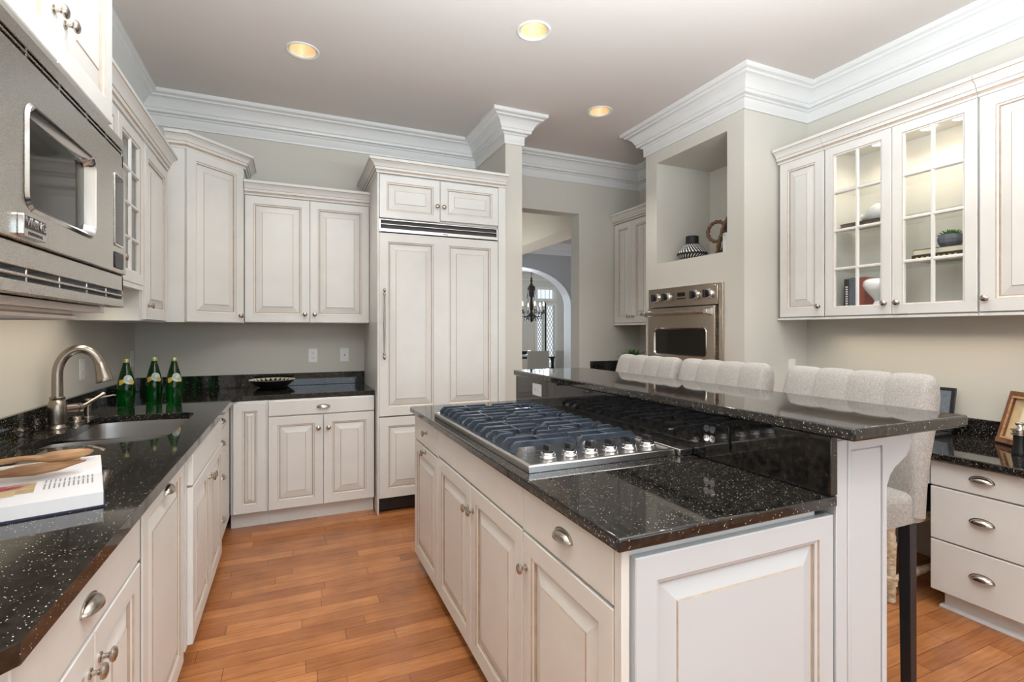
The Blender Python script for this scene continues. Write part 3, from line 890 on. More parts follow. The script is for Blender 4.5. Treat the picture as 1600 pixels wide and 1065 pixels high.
LX = -0.736
t = thing('wall_cabinet', 'narrow cream wall cabinet with one door, between the glass doors and corner cabinet', 'cabinet', (LX, 3.30, 1.418), 90, 'wall cabinets with cream raised panel doors')
w = 0.568
MB().box(0, w, 0.021, LX - XL - 0.002, 0, 0.985).build('body', 'cab', t, bevel=0.0015, seg=1)
front(t, 'door', 0.035, w - 0.01, 0.006, 0.972, kn=(0.088, 0.085))
cab_crown(t, [(0, 0.0), (w, 0.0)], 0.978)
t = thing('glass_wall_cabinet', 'cream wall cabinet with small paned glass doors above the sink', 'cabinet', (LX, 2.005, 1.60), 90)
w = 1.29
open_body(t, w, LX - XL - 0.002, 0.803, shelves=((0.02, w - 0.02, 0.27), (0.02, w - 0.02, 0.53)))
for k in range(3):
    x = w * k / 3
    glass_door(t, x, x + w / 3, 0.004, 0.79, 2, 4, 0.055, kn=(x + 0.03, 0.11) if k == 2 else (x + w / 3 - 0.03, 0.11))
MB().box(0, w, 0.0, 0.03, -0.02, 0.003).build('light_rail', 'cab', t)
cab_crown(t, [(0, 0.0), (w, 0.0)], 0.796)
under_lamp(t, 0.66, 0.14, -0.004, 1.1, 1.9)

MX = -0.525
t = thing('wall_cabinet', 'deep cream wall cabinet framing the microwave, two doors with knobs above it', 'cabinet', (MX, 1.06, 1.418), 90, 'wall cabinets with cream raised panel doors')
w = 0.925
b = MB()
D3 = MX - XL - 0.002
b.box(0, 0.07, 0.021, D3, 0.0, 1.21).box(w - 0.04, w, 0.021, D3, 0.0, 1.21).box(0.07, w - 0.04, 0.021, D3, 0, 0.018).box(0.07, w - 0.04, 0.021, D3, 0.572, 1.21).box(0.07, w - 0.04, D3 - 0.01, D3, 0.018, 0.572)
b.build('body', 'cab', t, bevel=0.0015, seg=1)
front(t, 'door', 0.0, 0.515, 0.60, 1.20, kn=(0.485, 0.715))
front(t, 'door', 0.515, w - 0.002, 0.60, 1.20, kn=(0.552, 0.715))
rail = [(0, 0), (0.012, 0), (0.012, -0.008), (0.020, -0.014), (0.020, -0.022), (0.005, -0.026), (0, -0.026)]
MB().sweep([(o - 0.07, z) for o, z in rail], [(0.0, 0.0), (w - 0.09, 0.0), (w - 0.09, D3)], [0, 0, 1, 0, 0, 0]).build('light_rail', ['cab', 'glaze'], t, smooth=25)
cab_crown(t, [(0, 0.0), (w, 0.0), (w, D3)], 1.205)

# built-in microwave
t = thing('microwave', 'built in stainless steel microwave oven under the cabinet at the left edge', 'microwave', (-0.49, 1.198, 1.436), 90)
w, H = 0.762, 0.526
fr = MB()
E0 = -0.045
fr.box(E0, w, 0.0, 0.035, 0.0, 0.024)
fr.box(E0, w, 0.002, 0.035, 0.052, 0.098)
fr.box(E0, w, 0.002, 0.035, 0.034, 0.040)
fr.box(E0, w, 0.0, 0.035, H - 0.030 + 0.0, H)
fr.box(E0, w, 0.002, 0.035, H - 0.040, H - 0.035)
fr.box(E0, w, 0.002, 0.035, H - 0.086, H - 0.047)
fr.box(E0, E0 + 0.012, 0.002, 0.035, 0.0, H).box(w - 0.012, w, 0.002, 0.035, 0.0, H)
for x in (0.14, 0.30, 0.47, 0.62):
    fr.box(x - 0.003, x + 0.003, 0.006, 0.035, 0.0, 0.055).box(x - 0.003, x + 0.003, 0.006, 0.035, H - 0.05, H)
fr.build('trim_kit', 'steel', t, bevel=0.0012, seg=1)
MB().box(0.06, w - 0.06, 0.038, 0.50, 0.016, H - 0.01).box(E0 + 0.004, w - 0.004, 0.0325, 0.038, 0.004, H - 0.004).build('case', 'black', t)
dw = 0.622
door = MB().plate([(E0 + 0.014, 0.101), (dw, 0.101), (dw, H - 0.094), (E0 + 0.014, H - 0.094)], [rrect(0.092, 0.463, 0.170, 0.378, 0.03)], -0.010, 0.0322, tf=XZ).build('door', 'steel', t, bevel=0.0015, seg=1)
lp, lp2 = rrect(0.092, 0.463, 0.170, 0.378, 0.03), rrect(0.108, 0.447, 0.186, 0.362, 0.018)
MB().loft([[(x, -0.0105, z) for x, z in rrect(0.086, 0.469, 0.164, 0.384, 0.034)], [(x, -0.016, z) for x, z in lp], [(x, -0.010, z) for x, z in rrect(0.099, 0.456, 0.177, 0.371, 0.025)], [(x, 0.006, z) for x, z in lp2]], 0, False).build('window_bezel', 'chrome', door, smooth=60)
MB().prism(rrect(0.093, 0.462, 0.171, 0.377, 0.029), 0.006, 0.010, 'y').build('window_glass', 'blackgl', door)
bd = MB().prism(rrect(0.058, 0.156, 0.108, 0.152, 0.005), -0.020, -0.010, 'y').build('badge', 'chrome', door, bevel=0.0015)
MB().prism(rrect(0.0625, 0.1515, 0.1235, 0.1485, 0.002), -0.0206, -0.0198, 'y').build('badge_plate', 'black', bd)
R90 = Matrix.Rotation(radians(90), 4, 'X')
text_mesh('badge_lettering', 'VIKING', 0.026, 0.0005, 'chrome', bd, Matrix.Translation((0.107, -0.0212, 0.136)) @ R90)
text_mesh('badge_lettering', 'PROFESSIONAL', 0.009, 0.0003, 'grille', bd, Matrix.Translation((0.107, -0.0205, 0.1155)) @ R90)
cpn = MB().box(dw + 0.003, w - 0.014, -0.008, 0.0322, 0.101, H - 0.092).build('control_panel', 'steel', t, bevel=0.002, seg=1)
MB().prism(rrect(dw + 0.010, w - 0.046, 0.180, 0.398, 0.010), -0.0115, -0.008, 'y').build('display_bezel', 'chrome', cpn, bevel=0.001)
MB().prism(rrect(dw + 0.016, w - 0.052, 0.186, 0.392, 0.007), -0.0122, -0.0114, 'y').build('display', 'blackgl', cpn)
MB().prism(rrect(dw + 0.012, w - 0.046, 0.114, 0.162, 0.008), -0.0115, -0.008, 'y').build('door_button', 'darkmetal', cpn, bevel=0.002)

# ------------------------------------------------------------------ island (left fronts look to -x, local x runs towards the camera)
IX = 0.665
def icab(y0, y1, label):
    return thing('island_cabinet', label, 'cabinet', (IX, y1, 0), -90, 'base cabinets along the island'), y1 - y0
IDEP = 1.315 - IX
t, w = icab(2.435, 2.947, 'cream island cabinet with one drawer over one door, at the far end')
body_box(t, w, IDEP, 0.10, 0.880, 0.055)
front(t, 'drawer', 0, w, 0.732, 0.874, kn=(0.29, 0.812))
front(t, 'door', 0, w, 0.06, 0.726, kn=(0.265, 0.702))
t, w = icab(1.435, 2.433, 'cream island cabinet under the cooktop, wide false front over two doors')
MB().box(0, w, 0.021, 0.05, 0.10, 0.878).box(0, 0.018, 0.05, IDEP, 0.10, 0.878).box(w - 0.018, w, 0.05, IDEP, 0.10, 0.878).box(0.018, w - 0.018, 0.05, IDEP, 0.10, 0.118).build('body', 'cab', t)
MB().box(0, w, 0.075, 0.10, 0, 0.10).build('toe_kick', 'cab', t)
front(t, 'drawer', 0, w, 0.742, 0.874, name='false_front')
front(t, 'door', 0, w / 2, 0.06, 0.736, kn=(w / 2 - 0.03, 0.636))
front(t, 'door', w / 2, w, 0.06, 0.736, kn=(w / 2 + 0.032, 0.640))
t, w = icab(0.928, 1.433, 'cream island cabinet nearest the camera, cup pull drawer over one door, panelled end')
body_box(t, w - 0.0, IDEP, 0.0, 0.880)
front(t, 'drawer', 0, w - 0.018, 0.738, 0.874, pull=(0.262, 0.818))
front(t, 'door', 0, w - 0.018, 0.06, 0.732, kn=(0.028, 0.629))
MB().box(w - 0.016, w + 0.012, 0.001, 0.022, 0.0, 0.876).build('corner_stile', 'cab', t, bevel=0.0015, seg=1)
e = panel_slab(0.0, 0.665, 0.0, 0.857, [0.056], 0.022).build('end_panel', ['daylight_white', 'glaze'], t, loc=(w + 0.0225, 0.031, 0), rot=(0, 0, radians(90)))

t = thing('island_countertop', 'black speckled granite island top around the gas cooktop', 'countertop', (0.642, 0.893, 0.882))
MB().plate([(0, 0), (0.718, 0), (0.718, 2.08), (0, 2.08)], [[(0.06, 0.56), (0.57, 0.56), (0.57, 1.60), (0.06, 1.60)]], 0, 0.032).build('slab', 'granite', t, bevel=0.006, seg=3)
MB().box(0.690, 0.718, 0.001, 2.08, 0.0325, 0.193).build('backsplash', 'granite', t, bevel=0.002)

t = thing('raised_bar_top', 'black granite raised bar top along the island, in front of the three stools', 'bar top', (1.305, 0.815, 1.079))
MB().box(0, 0.525, 0, 2.138, 0, 0.034).build('slab', 'granite', t, bevel=0.006, seg=3)

t = thing('bar_support', 'white panelled post and half wall carrying the raised bar, with a curved bracket', 'bar support', (1.364, 0.90, 0))
MB().box(0.002, 0.222, 0.008, 2.04, 0, 1.0785).build('wall_body', 'daylight_white', t, bevel=0.002, seg=1)
MB().box(0.0, 0.046, 0.0, 0.008, 0, 1.06).build('corner_strip', 'daylight_white', t, bevel=0.0015, seg=1)
MB().plate([(0.05, 0.0), (0.224, 0.0), (0.224, 1.075), (0.05, 1.075)], [[(0.062, 0.06), (0.206, 0.06), (0.206, 1.03), (0.062, 1.03)]], 0.0, 0.008, tf=XZ).build('post_frame', 'daylight_white', t, bevel=0.002, seg=1)
MB().box(0.066, 0.202, 0.003, 0.0085, 0.064, 1.026).build('post_panel', 'daylight_white', t, bevel=0.002, seg=1)
prof = [(0.0, 1.0785), (0.140, 1.0785), (0.139, 1.03), (0.130, 1.002), (0.112, 0.982), (0.085, 0.968), (0.058, 0.955), (0.036, 0.935), (0.020, 0.905), (0.012, 0.87), (0.010, 0.82), (0.008, 0.76), (0.0, 0.74)]
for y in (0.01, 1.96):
    MB().prism([(0.2235 + x, z) for x, z in prof], y, y + 0.045, 'y').build('bracket', 'daylight_white', t, bevel=0.002, seg=1)

def outlet(parent, kind, mx, plate='plastic', hole='grille'):
    """cover plate 70 x 115 mm looking to -y; mx places it"""
    p = MB().prism(rrect(-0.035, 0.035, -0.0575, 0.0575, 0.004), 0, -0.005, 'y').move(mx).build('cover_plate', plate, parent, bevel=0.001, seg=1)
    q = MB()
    if kind == 'duplex':
        for s in (-0.02, 0.02):
            MB().prism(circle(0, s, 0.0155, 16), -0.005, -0.0065, 'y').move(mx).build('socket', plate, p)
            q.box(-0.007, -0.005, -0.0069, -0.006, s - 0.001, s + 0.007).box(0.005, 0.007, -0.0069, -0.006, s - 0.001, s + 0.007).box(-0.002, 0.002, -0.0069, -0.006, s - 0.009, s - 0.005)
        q.move(mx).build('slots', hole, p)
    elif kind == 'jack':
        q.lathe([(0.006, 0), (0.006, 0.004), (0.003, 0.006), (0, 0.006)], (0, -0.005, 0), (0, -1, 0), 12).move(mx).build('jack', 'nickel', p, smooth=40)
    else:
        MB().box(-0.010, 0.010, -0.0075, -0.004, -0.02, 0.02).move(mx).build('rocker', plate, p, bevel=0.001, seg=1)
I4 = Matrix.Identity(4)
t = thing('wall_outlet', 'white duplex outlet on the back wall above the black bowl side of the counter', 'outlet', (0.162, YB - 0.0005, 1.158)); outlet(t, 'duplex', I4)
t = thing('cable_plate', 'white cable jack plate on the back wall beside the refrigerator surround', 'outlet', (0.414, YB - 0.0005, 1.159)); outlet(t, 'jack', I4)
t = thing('wall_outlet', 'white duplex outlet on the left wall, framed by the faucet arch', 'outlet', (XL + 0.0005, 3.494, 1.15), 90); outlet(t, 'duplex', I4)
t = thing('light_switch', 'white switch plate on the left wall by the corner, behind the bottles', 'switch', (XL + 0.0005, 4.44, 1.16), 90); outlet(t, 'rocker', I4)
t = thing('light_switch', 'white switch plate on the oven block side, above the nearest stool', 'switch', (3.363, BY0 - 0.0005, 1.10), 0); outlet(t, 'rocker', I4)
RY = Matrix.Rotation(radians(90), 4, 'Y')
t = thing('island_outlet', 'black double outlet plate on the granite splash at the near end of the bar', 'outlet', (1.3315, 1.291, 1.006), -90)
p = MB().prism(rrect(-0.058, 0.058, -0.040, 0.040, 0.004), 0, -0.007, 'y').build('cover_plate', 'blackgl', t, bevel=0.0015)
for x in (-0.038, -0.012):
    for s in (-0.016, 0.016):
        s_ = MB().prism(circle(x, s, 0.0125, 16), -0.007, -0.009, 'y').build('socket', 'chrome', p)
        MB().box(x - 0.006, x - 0.004, -0.0095, -0.0085, s - 0.001, s + 0.006).box(x + 0.004, x + 0.006, -0.0095, -0.0085, s - 0.001, s + 0.006).build('slots', 'black', s_)
t = thing('island_outlet', 'pale outlet plate with black edge on the splash at the far end of the bar', 'outlet', (1.3315, 2.66, 1.015), -90)
outlet(t, 'duplex', Matrix.Rotation(radians(90), 4, 'Y'), 'plastic', 'black')

# ------------------------------------------------------------------ gas cooktop and downdraft vent
CX0, CX1, CY0, CY1 = 0.68, 1.262, 1.418, 2.555
t = thing('gas_cooktop', 'stainless six burner gas cooktop with blue grey grates on the island', 'cooktop', (CX0, CY0, 0.9145))
W, D = CX1 - CX0, CY1 - CY0
rings = []
for ins, z in ((0, 0.0), (0.0, 0.020), (0.003, 0.0235), (0.012, 0.0245), (0.024, 0.016), (0.03, 0.014)):
    rings.append([(ins, ins, z), (W - ins, ins, z), (W - ins, D - ins, z), (ins, D - ins, z)])
tr = MB().loft(rings, 0, False)
tr.add(rings[-1], [(0, 1, 2, 3)]).add(rings[0], [(3, 2, 1, 0)])
tr.box(0.075, W - 0.075, 0.165, D - 0.14, -0.030, 0.0)
tray = tr.build('tray', 'steelx', t, bevel=0.001, seg=1)
zt = 0.014
bx = (0.150, W - 0.150)
by = [0.345, 0.650, 0.955]
for yy in by:
    for xx in bx:
        b = MB().lathe([(0.058, 0), (0.058, 0.004), (0.046, 0.007), (0.044, 0.017), (0.040, 0.018), (0, 0.018)], (xx, yy, zt + 0.0005), seg=28).build('burner', 'chrome', t, smooth=40)
        MB().lathe([(0.036, 0.0185), (0.038, 0.021), (0.036, 0.026), (0.028, 0.028), (0, 0.028)], (xx, yy, zt + 0.0005), seg=28).build('burner_cap', 'iron', b, smooth=40)
gz, gt = 0.0565, 0.009
gy0, gl = 0.195, 0.303
for r in range(3):
    for c in range(2):
        x0, x1 = (0.022, W / 2 - 0.003) if c == 0 else (W / 2 + 0.003, W - 0.022)
        ya = gy0 + r * (gl + 0.004)
        xm, ym = bx[c], by[r]
        g = MB()
        n = 5
        for i in range(n):
            y = ya + gt / 2 + (gl - gt) * i / (n - 1)
            lf = zt + 0.001
            ch = 0.020
            th = 0.022
            def bar(xa, xb, la, lb):
                """plate with chamfered top corners and legs where la / lb"""
                pl = []
                pl += [(xa, lf), (xa, gz - ch), (xa + ch, gz)] if la else [(xa, gz - th), (xa, gz)]
                pl += [(xb - ch, gz), (xb, gz - ch), (xb, lf)] if lb else [(xb, gz), (xb, gz - th)]
                if lb:
                    pl += [(xb - 0.020, lf), (xb - 0.020, gz - th - 0.008), (xb - 0.030, gz - th)]
                if la:
                    pl += [(xa + 0.030, gz - th), (xa + 0.020, gz - th - 0.008), (xa + 0.020, lf)]
                g.prism(pl, y - gt / 2, y + gt / 2, 'y')
            edge = i in (0, n - 1)
            if i == 2:
                bar(x0, xm - 0.05, c == 0, False)
                bar(xm + 0.05, x1, False, c == 1)
            else:
                bar(x0, x1, edge or c == 0, edge or c == 1)
        g.box(xm - gt / 2, xm + gt / 2, ya + gt, ym - 0.045, gz - 0.018, gz - 0.001)
        g.box(xm - gt / 2, xm + gt / 2, ym + 0.045, ya + gl - gt, gz - 0.018, gz - 0.001)
        for sx in (-1, 1):
            for sy in (-1, 1):
                p0 = (xm + sx * 0.042, ym + sy * 0.030, gz - 0.008); p1 = (xm + sx * 0.085, ym + sy * (gl / 4 - 0.004), gz - 0.008)
                g.tube([p0, p1], [0.005, 0.007], 6)
        g.box(x0 + 0.001, x0 + 0.008, ya, ya + gl, zt + 0.001, zt + 0.009) if c == 0 else g.box(x1 - 0.008, x1 - 0.001, ya, ya + gl, zt + 0.001, zt + 0.009)
        g.build('grate', 'iron', t, bevel=0.002, seg=1)
for i in range(6):
    x = 0.122 + 0.084 * i
    k = MB().lathe([(0.030, 0), (0.030, 0.004), (0.027, 0.007), (0.0275, 0.014), (0.0245, 0.019), (0.020, 0.020), (0, 0.020)], (x, 0.105, zt + 0.0005), seg=26).build('burner_knob', 'chrome', t, smooth=40)
    kb = MB().lathe([(0.0195, 0.0205), (0.0190, 0.026), (0, 0.026)], (x, 0.105, zt), seg=22)
    kb.loft([[(x - 0.0095, 0.105 - 0.024, zt + 0.0255), (x + 0.0095, 0.105 - 0.024, zt + 0.0255), (x + 0.0095, 0.105 + 0.022, zt + 0.0255), (x - 0.0095, 0.105 + 0.022, zt + 0.0255)],
             [(x - 0.007, 0.105 - 0.021, zt + 0.043), (x + 0.007, 0.105 - 0.021, zt + 0.043), (x + 0.007, 0.105 + 0.016, zt + 0.043), (x - 0.007, 0.105 + 0.016, zt + 0.043)]])
    kb.build('grip', 'black', k, bevel=0.0015)
t = thing('downdraft_vent', 'stainless downdraft vent strip between the cooktop and the granite splash', 'vent', (1.268, 1.40, 0.9145))
v = MB().box(0, 0.060, 0, 1.13, 0, 0.024).build('housing', 'steelx', t, bevel=0.002)
MB().box(0.012, 0.048, 0.05, 1.10, 0.0241, 0.0252).build('cover', 'blackgl', v)
MB().box(0.009, 0.051, -0.0015, -0.0002, 0.005, 0.019).build('badge', 'black', v)
MB().box(0.020, 0.040, -0.0024, -0.0012, 0.009, 0.015).build('badge_plate', 'silver', v)

# ------------------------------------------------------------------ bar stools
def make_stool():
    t = thing('bar_stool', '', 'bar stool', (0, 0, 0), 0, 'linen bar stools at the raised bar')
    hw = 0.2875
    def col(ny, x, z, nx_, nz_):
        return 0
    # backrest: profile carried over the width, four stuffed channels on the front and over the roll
    prof = [(0.010, 0.700), (0.012, 0.780), (0.022, 0.880), (0.034, 0.970), (0.055, 1.055), (0.080, 1.135), (0.094, 1.172), (0.110, 1.191), (0.130, 1.196), (0.150, 1.186), (0.166, 1.160),
            (0.170, 1.110), (0.158, 1.050), (0.135, 0.985), (0.108, 0.900), (0.088, 0.800), (0.076, 0.690)]
    NW = 64
    rings = []
    for j in range(NW + 1):
        s = j / NW
        e = min(s, 1 - s) * 2 * hw
        rnd = sqrt(max(0, 1 - (1 - min(1, e / 0.028)) ** 2))
        y = -hw + 2 * hw * s
        bulge = abs(sin(pi * 4 * s)) ** 0.4
        ring = []
        m = len(prof)
        for i, (x, z) in enumerate(prof):
            a, b = prof[max(0, i - 1)], prof[min(m - 1, i + 1)]
            tx, tz = b[0] - a[0], b[1] - a[1]
            l = sqrt(tx * tx + tz * tz)
            nx, nz = -tz / l, tx / l
            k = 0.008 if i <= 9 else 0.0
            off = k * bulge - 0.012 * (1 - rnd)
            ring.append((x + nx * off, y, z + nz * off))
        rings.append(ring)
    MB().loft(rings).build('backrest', 'fabric', t, smooth=60)
    # seat: cushioned slab
    r2 = []
    for k, z in ((0.94, 0.672), (1.0, 0.680), (1.0, 0.755), (0.985, 0.775), (0.93, 0.786), (0.6, 0.792)):
        r2.append([(-0.185 + (x) * k, y * k, z) for x, y in rrect(-0.18, 0.262, -hw + 0.012, hw - 0.012, 0.04)])
    MB().loft(r2).build('seat', 'fabric', t, smooth=60)
    for sx, sy in ((0.03, -1), (0.03, 1), (-0.31, -1), (-0.31, 1)):
        y = sy * (hw - 0.040)
        top, bot = 0.675, 0.0
        lg = MB()
        dx = 0.010 if sx > 0 else -0.02
        lg.loft([[(sx + dx + a, y + b, bot) for a, b in ((-0.017, -0.017), (0.017, -0.017), (0.017, 0.017), (-0.017, 0.017))],
                 [(sx + a, y + b, top) for a, b in ((-0.020, -0.020), (0.020, -0.020), (0.020, 0.020), (-0.020, 0.020))]])
        lg.build('leg', 'darkmetal', t, bevel=0.002)
    y = hw - 0.040
    for args in ((-0.338, -0.318, -y + 0.019, y - 0.019), ):
        MB().box(*args, 0.25, 0.275).build('footrest', 'darkmetal', t, bevel=0.002)
    return t
st = make_stool()
SL = ['linen bar stool nearest the camera, its side and dark leg showing beyond the bar end', 'linen bar stool in the middle, in front of the oven side wall', 'linen bar stool farthest away, in front of the small succulent and wall oven']
for i, y in enumerate((1.332, 2.018, 2.634)):
    o = st if i == 0 else copy_tree(st)
    o.location = (2.002, y, 0)
    o['label'] = SL[i]

# ------------------------------------------------------------------ wall oven
t = thing('wall_oven', 'built in stainless wall oven with four black knobs below the niche', 'oven', (2.868, 3.552, 0.83), -90)
w, H = 0.828, 0.892
MB().plate([(0, 0), (w, 0), (w, H), (0, H)], [[(0.022, 0.02), (w - 0.038, 0.02), (w - 0.038, H - 0.014), (0.022, H - 0.014)]], 0.0, 0.0165, tf=XZ).build('trim_frame', 'steelt', t, bevel=0.002)
MB().box(0.03, w - 0.05, 0.0175, 0.45, 0.02, H - 0.03).build('case', 'black', t)
cpn = MB().box(0.024, w - 0.040, -0.010, 0.016, 0.732, H - 0.016).build('control_panel', 'steelt', t, bevel=0.003)
for x in (0.122, 0.252, 0.569, 0.706):
    k = MB().lathe([(0.040, 0), (0.041, 0.006), (0.036, 0.012), (0.036, 0.020), (0.031, 0.023), (0, 0.023)], (x, -0.0105, 0.812), (0, -1, 0), 28).build('oven_knob', 'chrome', cpn, smooth=40)
    kb = MB().lathe([(0.029, 0.0235), (0.027, 0.034), (0, 0.034)], (x, -0.0105, 0.812), (0, -1, 0), 24)
    kb.box(x - 0.010, x + 0.010, -0.066, -0.044, 0.782, 0.842)
    kb.build('grip', 'black', k, bevel=0.002)
MB().prism(rrect(0.370, 0.455, 0.810, 0.842, 0.003), -0.0115, -0.0100, 'y').build('display', 'blackgl', cpn)
MB().prism(rrect(0.362, 0.462, 0.788, 0.798, 0.003), -0.0115, -0.0100, 'y').build('button_strip', 'black', cpn)
for x in (0.06, 0.122, 0.252, 0.569, 0.706, 0.755):
    MB().box(x - 0.004, x + 0.004, -0.0106, -0.0100, 0.862, 0.865).build('indicator_mark', 'black', cpn) if x in (0.06, 0.755) else None
dr = MB().plate([(0.026, 0.02), (w - 0.052, 0.02), (w - 0.052, 0.722), (0.026, 0.722)], [rrect(0.112, 0.696, 0.338, 0.552, 0.03)], -0.028, 0.016, tf=XZ).build('door', 'steelt', t, bevel=0.002)
MB().prism(rrect(0.113, 0.695, 0.339, 0.551, 0.029), -0.022, -0.016, 'y').build('window_glass', 'blackgl', dr)
MB().loft([[(x, -0.0285, z) for x, z in rrect(0.104, 0.704, 0.330, 0.560, 0.036)], [(x, -0.033, z) for x, z in rrect(0.110, 0.698, 0.336, 0.554, 0.031)], [(x, -0.022, z) for x, z in rrect(0.118, 0.690, 0.344, 0.546, 0.026)]], 0, False).build('window_bezel', 'chrome', dr, smooth=50)
hd = MB().tube([(-0.005, -0.075, 0.678), (w - 0.075, -0.075, 0.678)], 0.014, 14)
hd.build('handle', 'steelt', dr, smooth=40)
for x in (0.035, w - 0.085):
    MB().loft([[(x + a * 0.02, -0.0285, 0.678 + b * 0.030) for a, b in ((-1, -1), (1, -1), (1, 1), (-1, 1))], [(x + a * 0.016, -0.060, 0.678 + b * 0.020) for a, b in ((-1, -1), (1, -1), (1, 1), (-1, 1))],
               [(x + a * 0.016, -0.090, 0.678 + b * 0.016) for a, b in ((-1, -1), (1, -1), (1, 1), (-1, 1))]]).build('handle_bracket', 'chrome', dr, bevel=0.003)

# ------------------------------------------------------------------ alcove beyond the oven block
t = thing('wall_cabinet', 'narrow cream wall cabinet with two doors, half hidden behind the oven block', 'cabinet', (3.19, YB - 0.005, 1.445), -90, 'wall cabinets with cream raised panel doors')
w = YB - 0.005 - BY1 - 0.004
MB().box(0, w, 0.021, XR - 3.19 - 0.002, 0, 1.07).build('body', 'cab', t, bevel=0.0015, seg=1)
front(t, 'door', 0.006, 0.310, 0.004, 1.055, kn=(0.275, 0.07))
front(t, 'door', 0.310, 0.614, 0.004, 1.055, kn=(0.345, 0.07))
front(t, 'door', 0.614, w, 0.004, 1.055)
cab_crown(t, [(0, 0), (w, 0)], 1.062)
MB().box(0, w, 0.0, 0.03, -0.02, 0.002).build('light_rail', 'cab', t)
t = thing('base_cabinet', 'cream base cabinet in the alcove, mostly hidden behind the bar', 'cabinet', (2.92, YB - 0.005, 0), -90)
body_box(t, w, XR - 2.92 - 0.002, 0.10, 0.892, 0.05)
front(t, 'door', 0, w / 2, 0.11, 0.88); front(t, 'door', w / 2, w, 0.11, 0.88)
t = thing('alcove_countertop', 'dark granite worktop with upstand in the alcove beyond the stools', 'countertop', (2.885, BY1 + 0.003, 0.893))
MB().box(0, XR - 2.885 - 0.002, 0, YB - BY1 - 0.005, 0, 0.034).build('slab', 'granite', t, bevel=0.006, seg=3)
MB().box(0.004, XR - 2.885 - 0.002, YB - BY1 - 0.025, YB - BY1 - 0.005, 0.0345, 0.152).build('backsplash', 'granite', t, bevel=0.002)

# ------------------------------------------------------------------ wall cabinets over the desk
RX = 3.20
RZ = 1.452
t = thing('wall_cabinet', 'narrow cream wall cabinet with one door beside the oven block', 'cabinet', (RX, 2.532, RZ), -90, 'wall cabinets with cream raised panel doors')
DW = XR - RX - 0.002
w = 0.338
MB().box(0, w, 0.021, DW, 0, 1.11).build('body', 'cab', t, bevel=0.0015, seg=1)
front(t, 'door', 0.01, w - 0.002, 0.006, 1.10, kn=(w - 0.035, 0.075))
cab_crown(t, [(0, 0), (w, 0)], 1.098, 0.10, 1.1)
MB().box(-0.012, w, 0.004, 0.05, -0.012, 0.002).build('light_rail', 'cab', t)
t = thing('glass_wall_cabinet', 'lit cream wall cabinet with two paned glass doors over the desk', 'cabinet', (RX, 2.192, RZ), -90)
w = 0.805
gb = open_body(t, w, DW, 1.11, shelves=((0.02, w - 0.02, 0.300), (0.02, w - 0.02, 0.572), (0.02, w - 0.02, 0.82)))
glass_door(t, 0.002, w / 2, 0.006, 1.10, 2, 4, 0.052, kn=(w / 2 - 0.035, 0.075))
glass_door(t, w / 2, w - 0.002, 0.006, 1.10, 2, 4, 0.052, kn=(w / 2 + 0.033, 0.075))
cab_crown(t, [(0, 0), (w, 0)], 1.098, 0.10, 1.1)
MB().box(0, w, 0.004, 0.05, -0.012, 0.002).build('light_rail', 'cab', t)
under_lamp(t, w / 2, 0.20, -0.012, 1.1, 1.2)
for x in (0.235, 0.50, 0.655):
    p = MB().lathe([(0.030, 0), (0.034, -0.004), (0.034, -0.011), (0.028, -0.012), (0, -0.012)], (x, 0.17, 1.0915), seg=24).build('puck_light', 'puck', t, smooth=40)
    d = bpy.data.lights.new('puck_lamp', 'SPOT'); d.energy, d.color, d.spot_size, d.spot_blend, d.shadow_soft_size = 3.0, (1.0, 0.86, 0.68), radians(150), 0.8, 0.03
    o = bpy.data.objects.new('puck_lamp', d); COL.objects.link(o); o.parent = t; o.location = (x, 0.17, 1.07)
t = thing('wall_cabinet', 'cream wall cabinet with one wide door at the right edge of the picture', 'cabinet', (RX, 1.384, RZ), -90, 'wall cabinets with cream raised panel doors')
w = 0.52
MB().box(0, w, 0.021, DW, 0, 1.11).build('body', 'cab', t, bevel=0.0015, seg=1)
front(t, 'door', 0.002, w, 0.006, 1.10, cells=(0.06,), kn=(0.03, 0.075))
cab_crown(t, [(0, 0), (w, 0)], 1.098, 0.10, 1.1)
MB().box(0, w, 0.004, 0.05, -0.012, 0.002).build('light_rail', 'cab', t)

# ------------------------------------------------------------------ desk
DX = 2.90
t = thing('desk_countertop', 'black granite desk top against the right wall under the cabinets', 'countertop', (2.858, 0.60, 0.737))
MB().box(0, XR - 2.858 - 0.002, 0, BY0 - 0.603, 0, 0.034).build('slab', 'granite', t, bevel=0.006, seg=3)
MB().box(XR - 2.858 - 0.022, XR - 2.858 - 0.002, 0, BY0 - 0.603, 0.0345, 0.134).build('backsplash', 'granite', t, bevel=0.002)
t = thing('desk_drawer_cabinet', 'cream desk cabinet with three cup pull drawers at the lower right', 'cabinet', (DX, 1.447, 0), -90)
w = 0.50
body_box(t, w, XR - DX - 0.002, 0.088, 0.735, None)
MB().box(0.036, w, 0.055, XR - DX - 0.002, 0, 0.0875).build('toe_kick', 'cab', t)
MB().sweep([(0, 0), (0.016, 0), (0.016, 0.008), (0.010, 0.016), (0, 0.018)], [(0.036, 0.30), (0.036, 0.055), (w, 0.055)]).build('base_molding', 'white', t, smooth=40)
for z0, z1 in ((0.604, 0.728), (0.343, 0.600), (0.090, 0.339)):
    front(t, 'drawer', 0, w, z0, z1, pull=(0.205, (z0 + z1) / 2 + 0.012))
t = thing('desk_apron', 'cream apron drawer under the desk top, above the knee space', 'drawer', (DX, BY0 - 0.003, 0.604), -90)
w = BY0 - 0.003 - 1.449
MB().box(0, w, 0.021, 0.45, 0, 0.132).build('body', 'cab', t)
front(t, 'drawer', 0, 0.52, 0.0, 0.124); front(t, 'drawer', 0.52, w - 0.03, 0.0, 0.124)
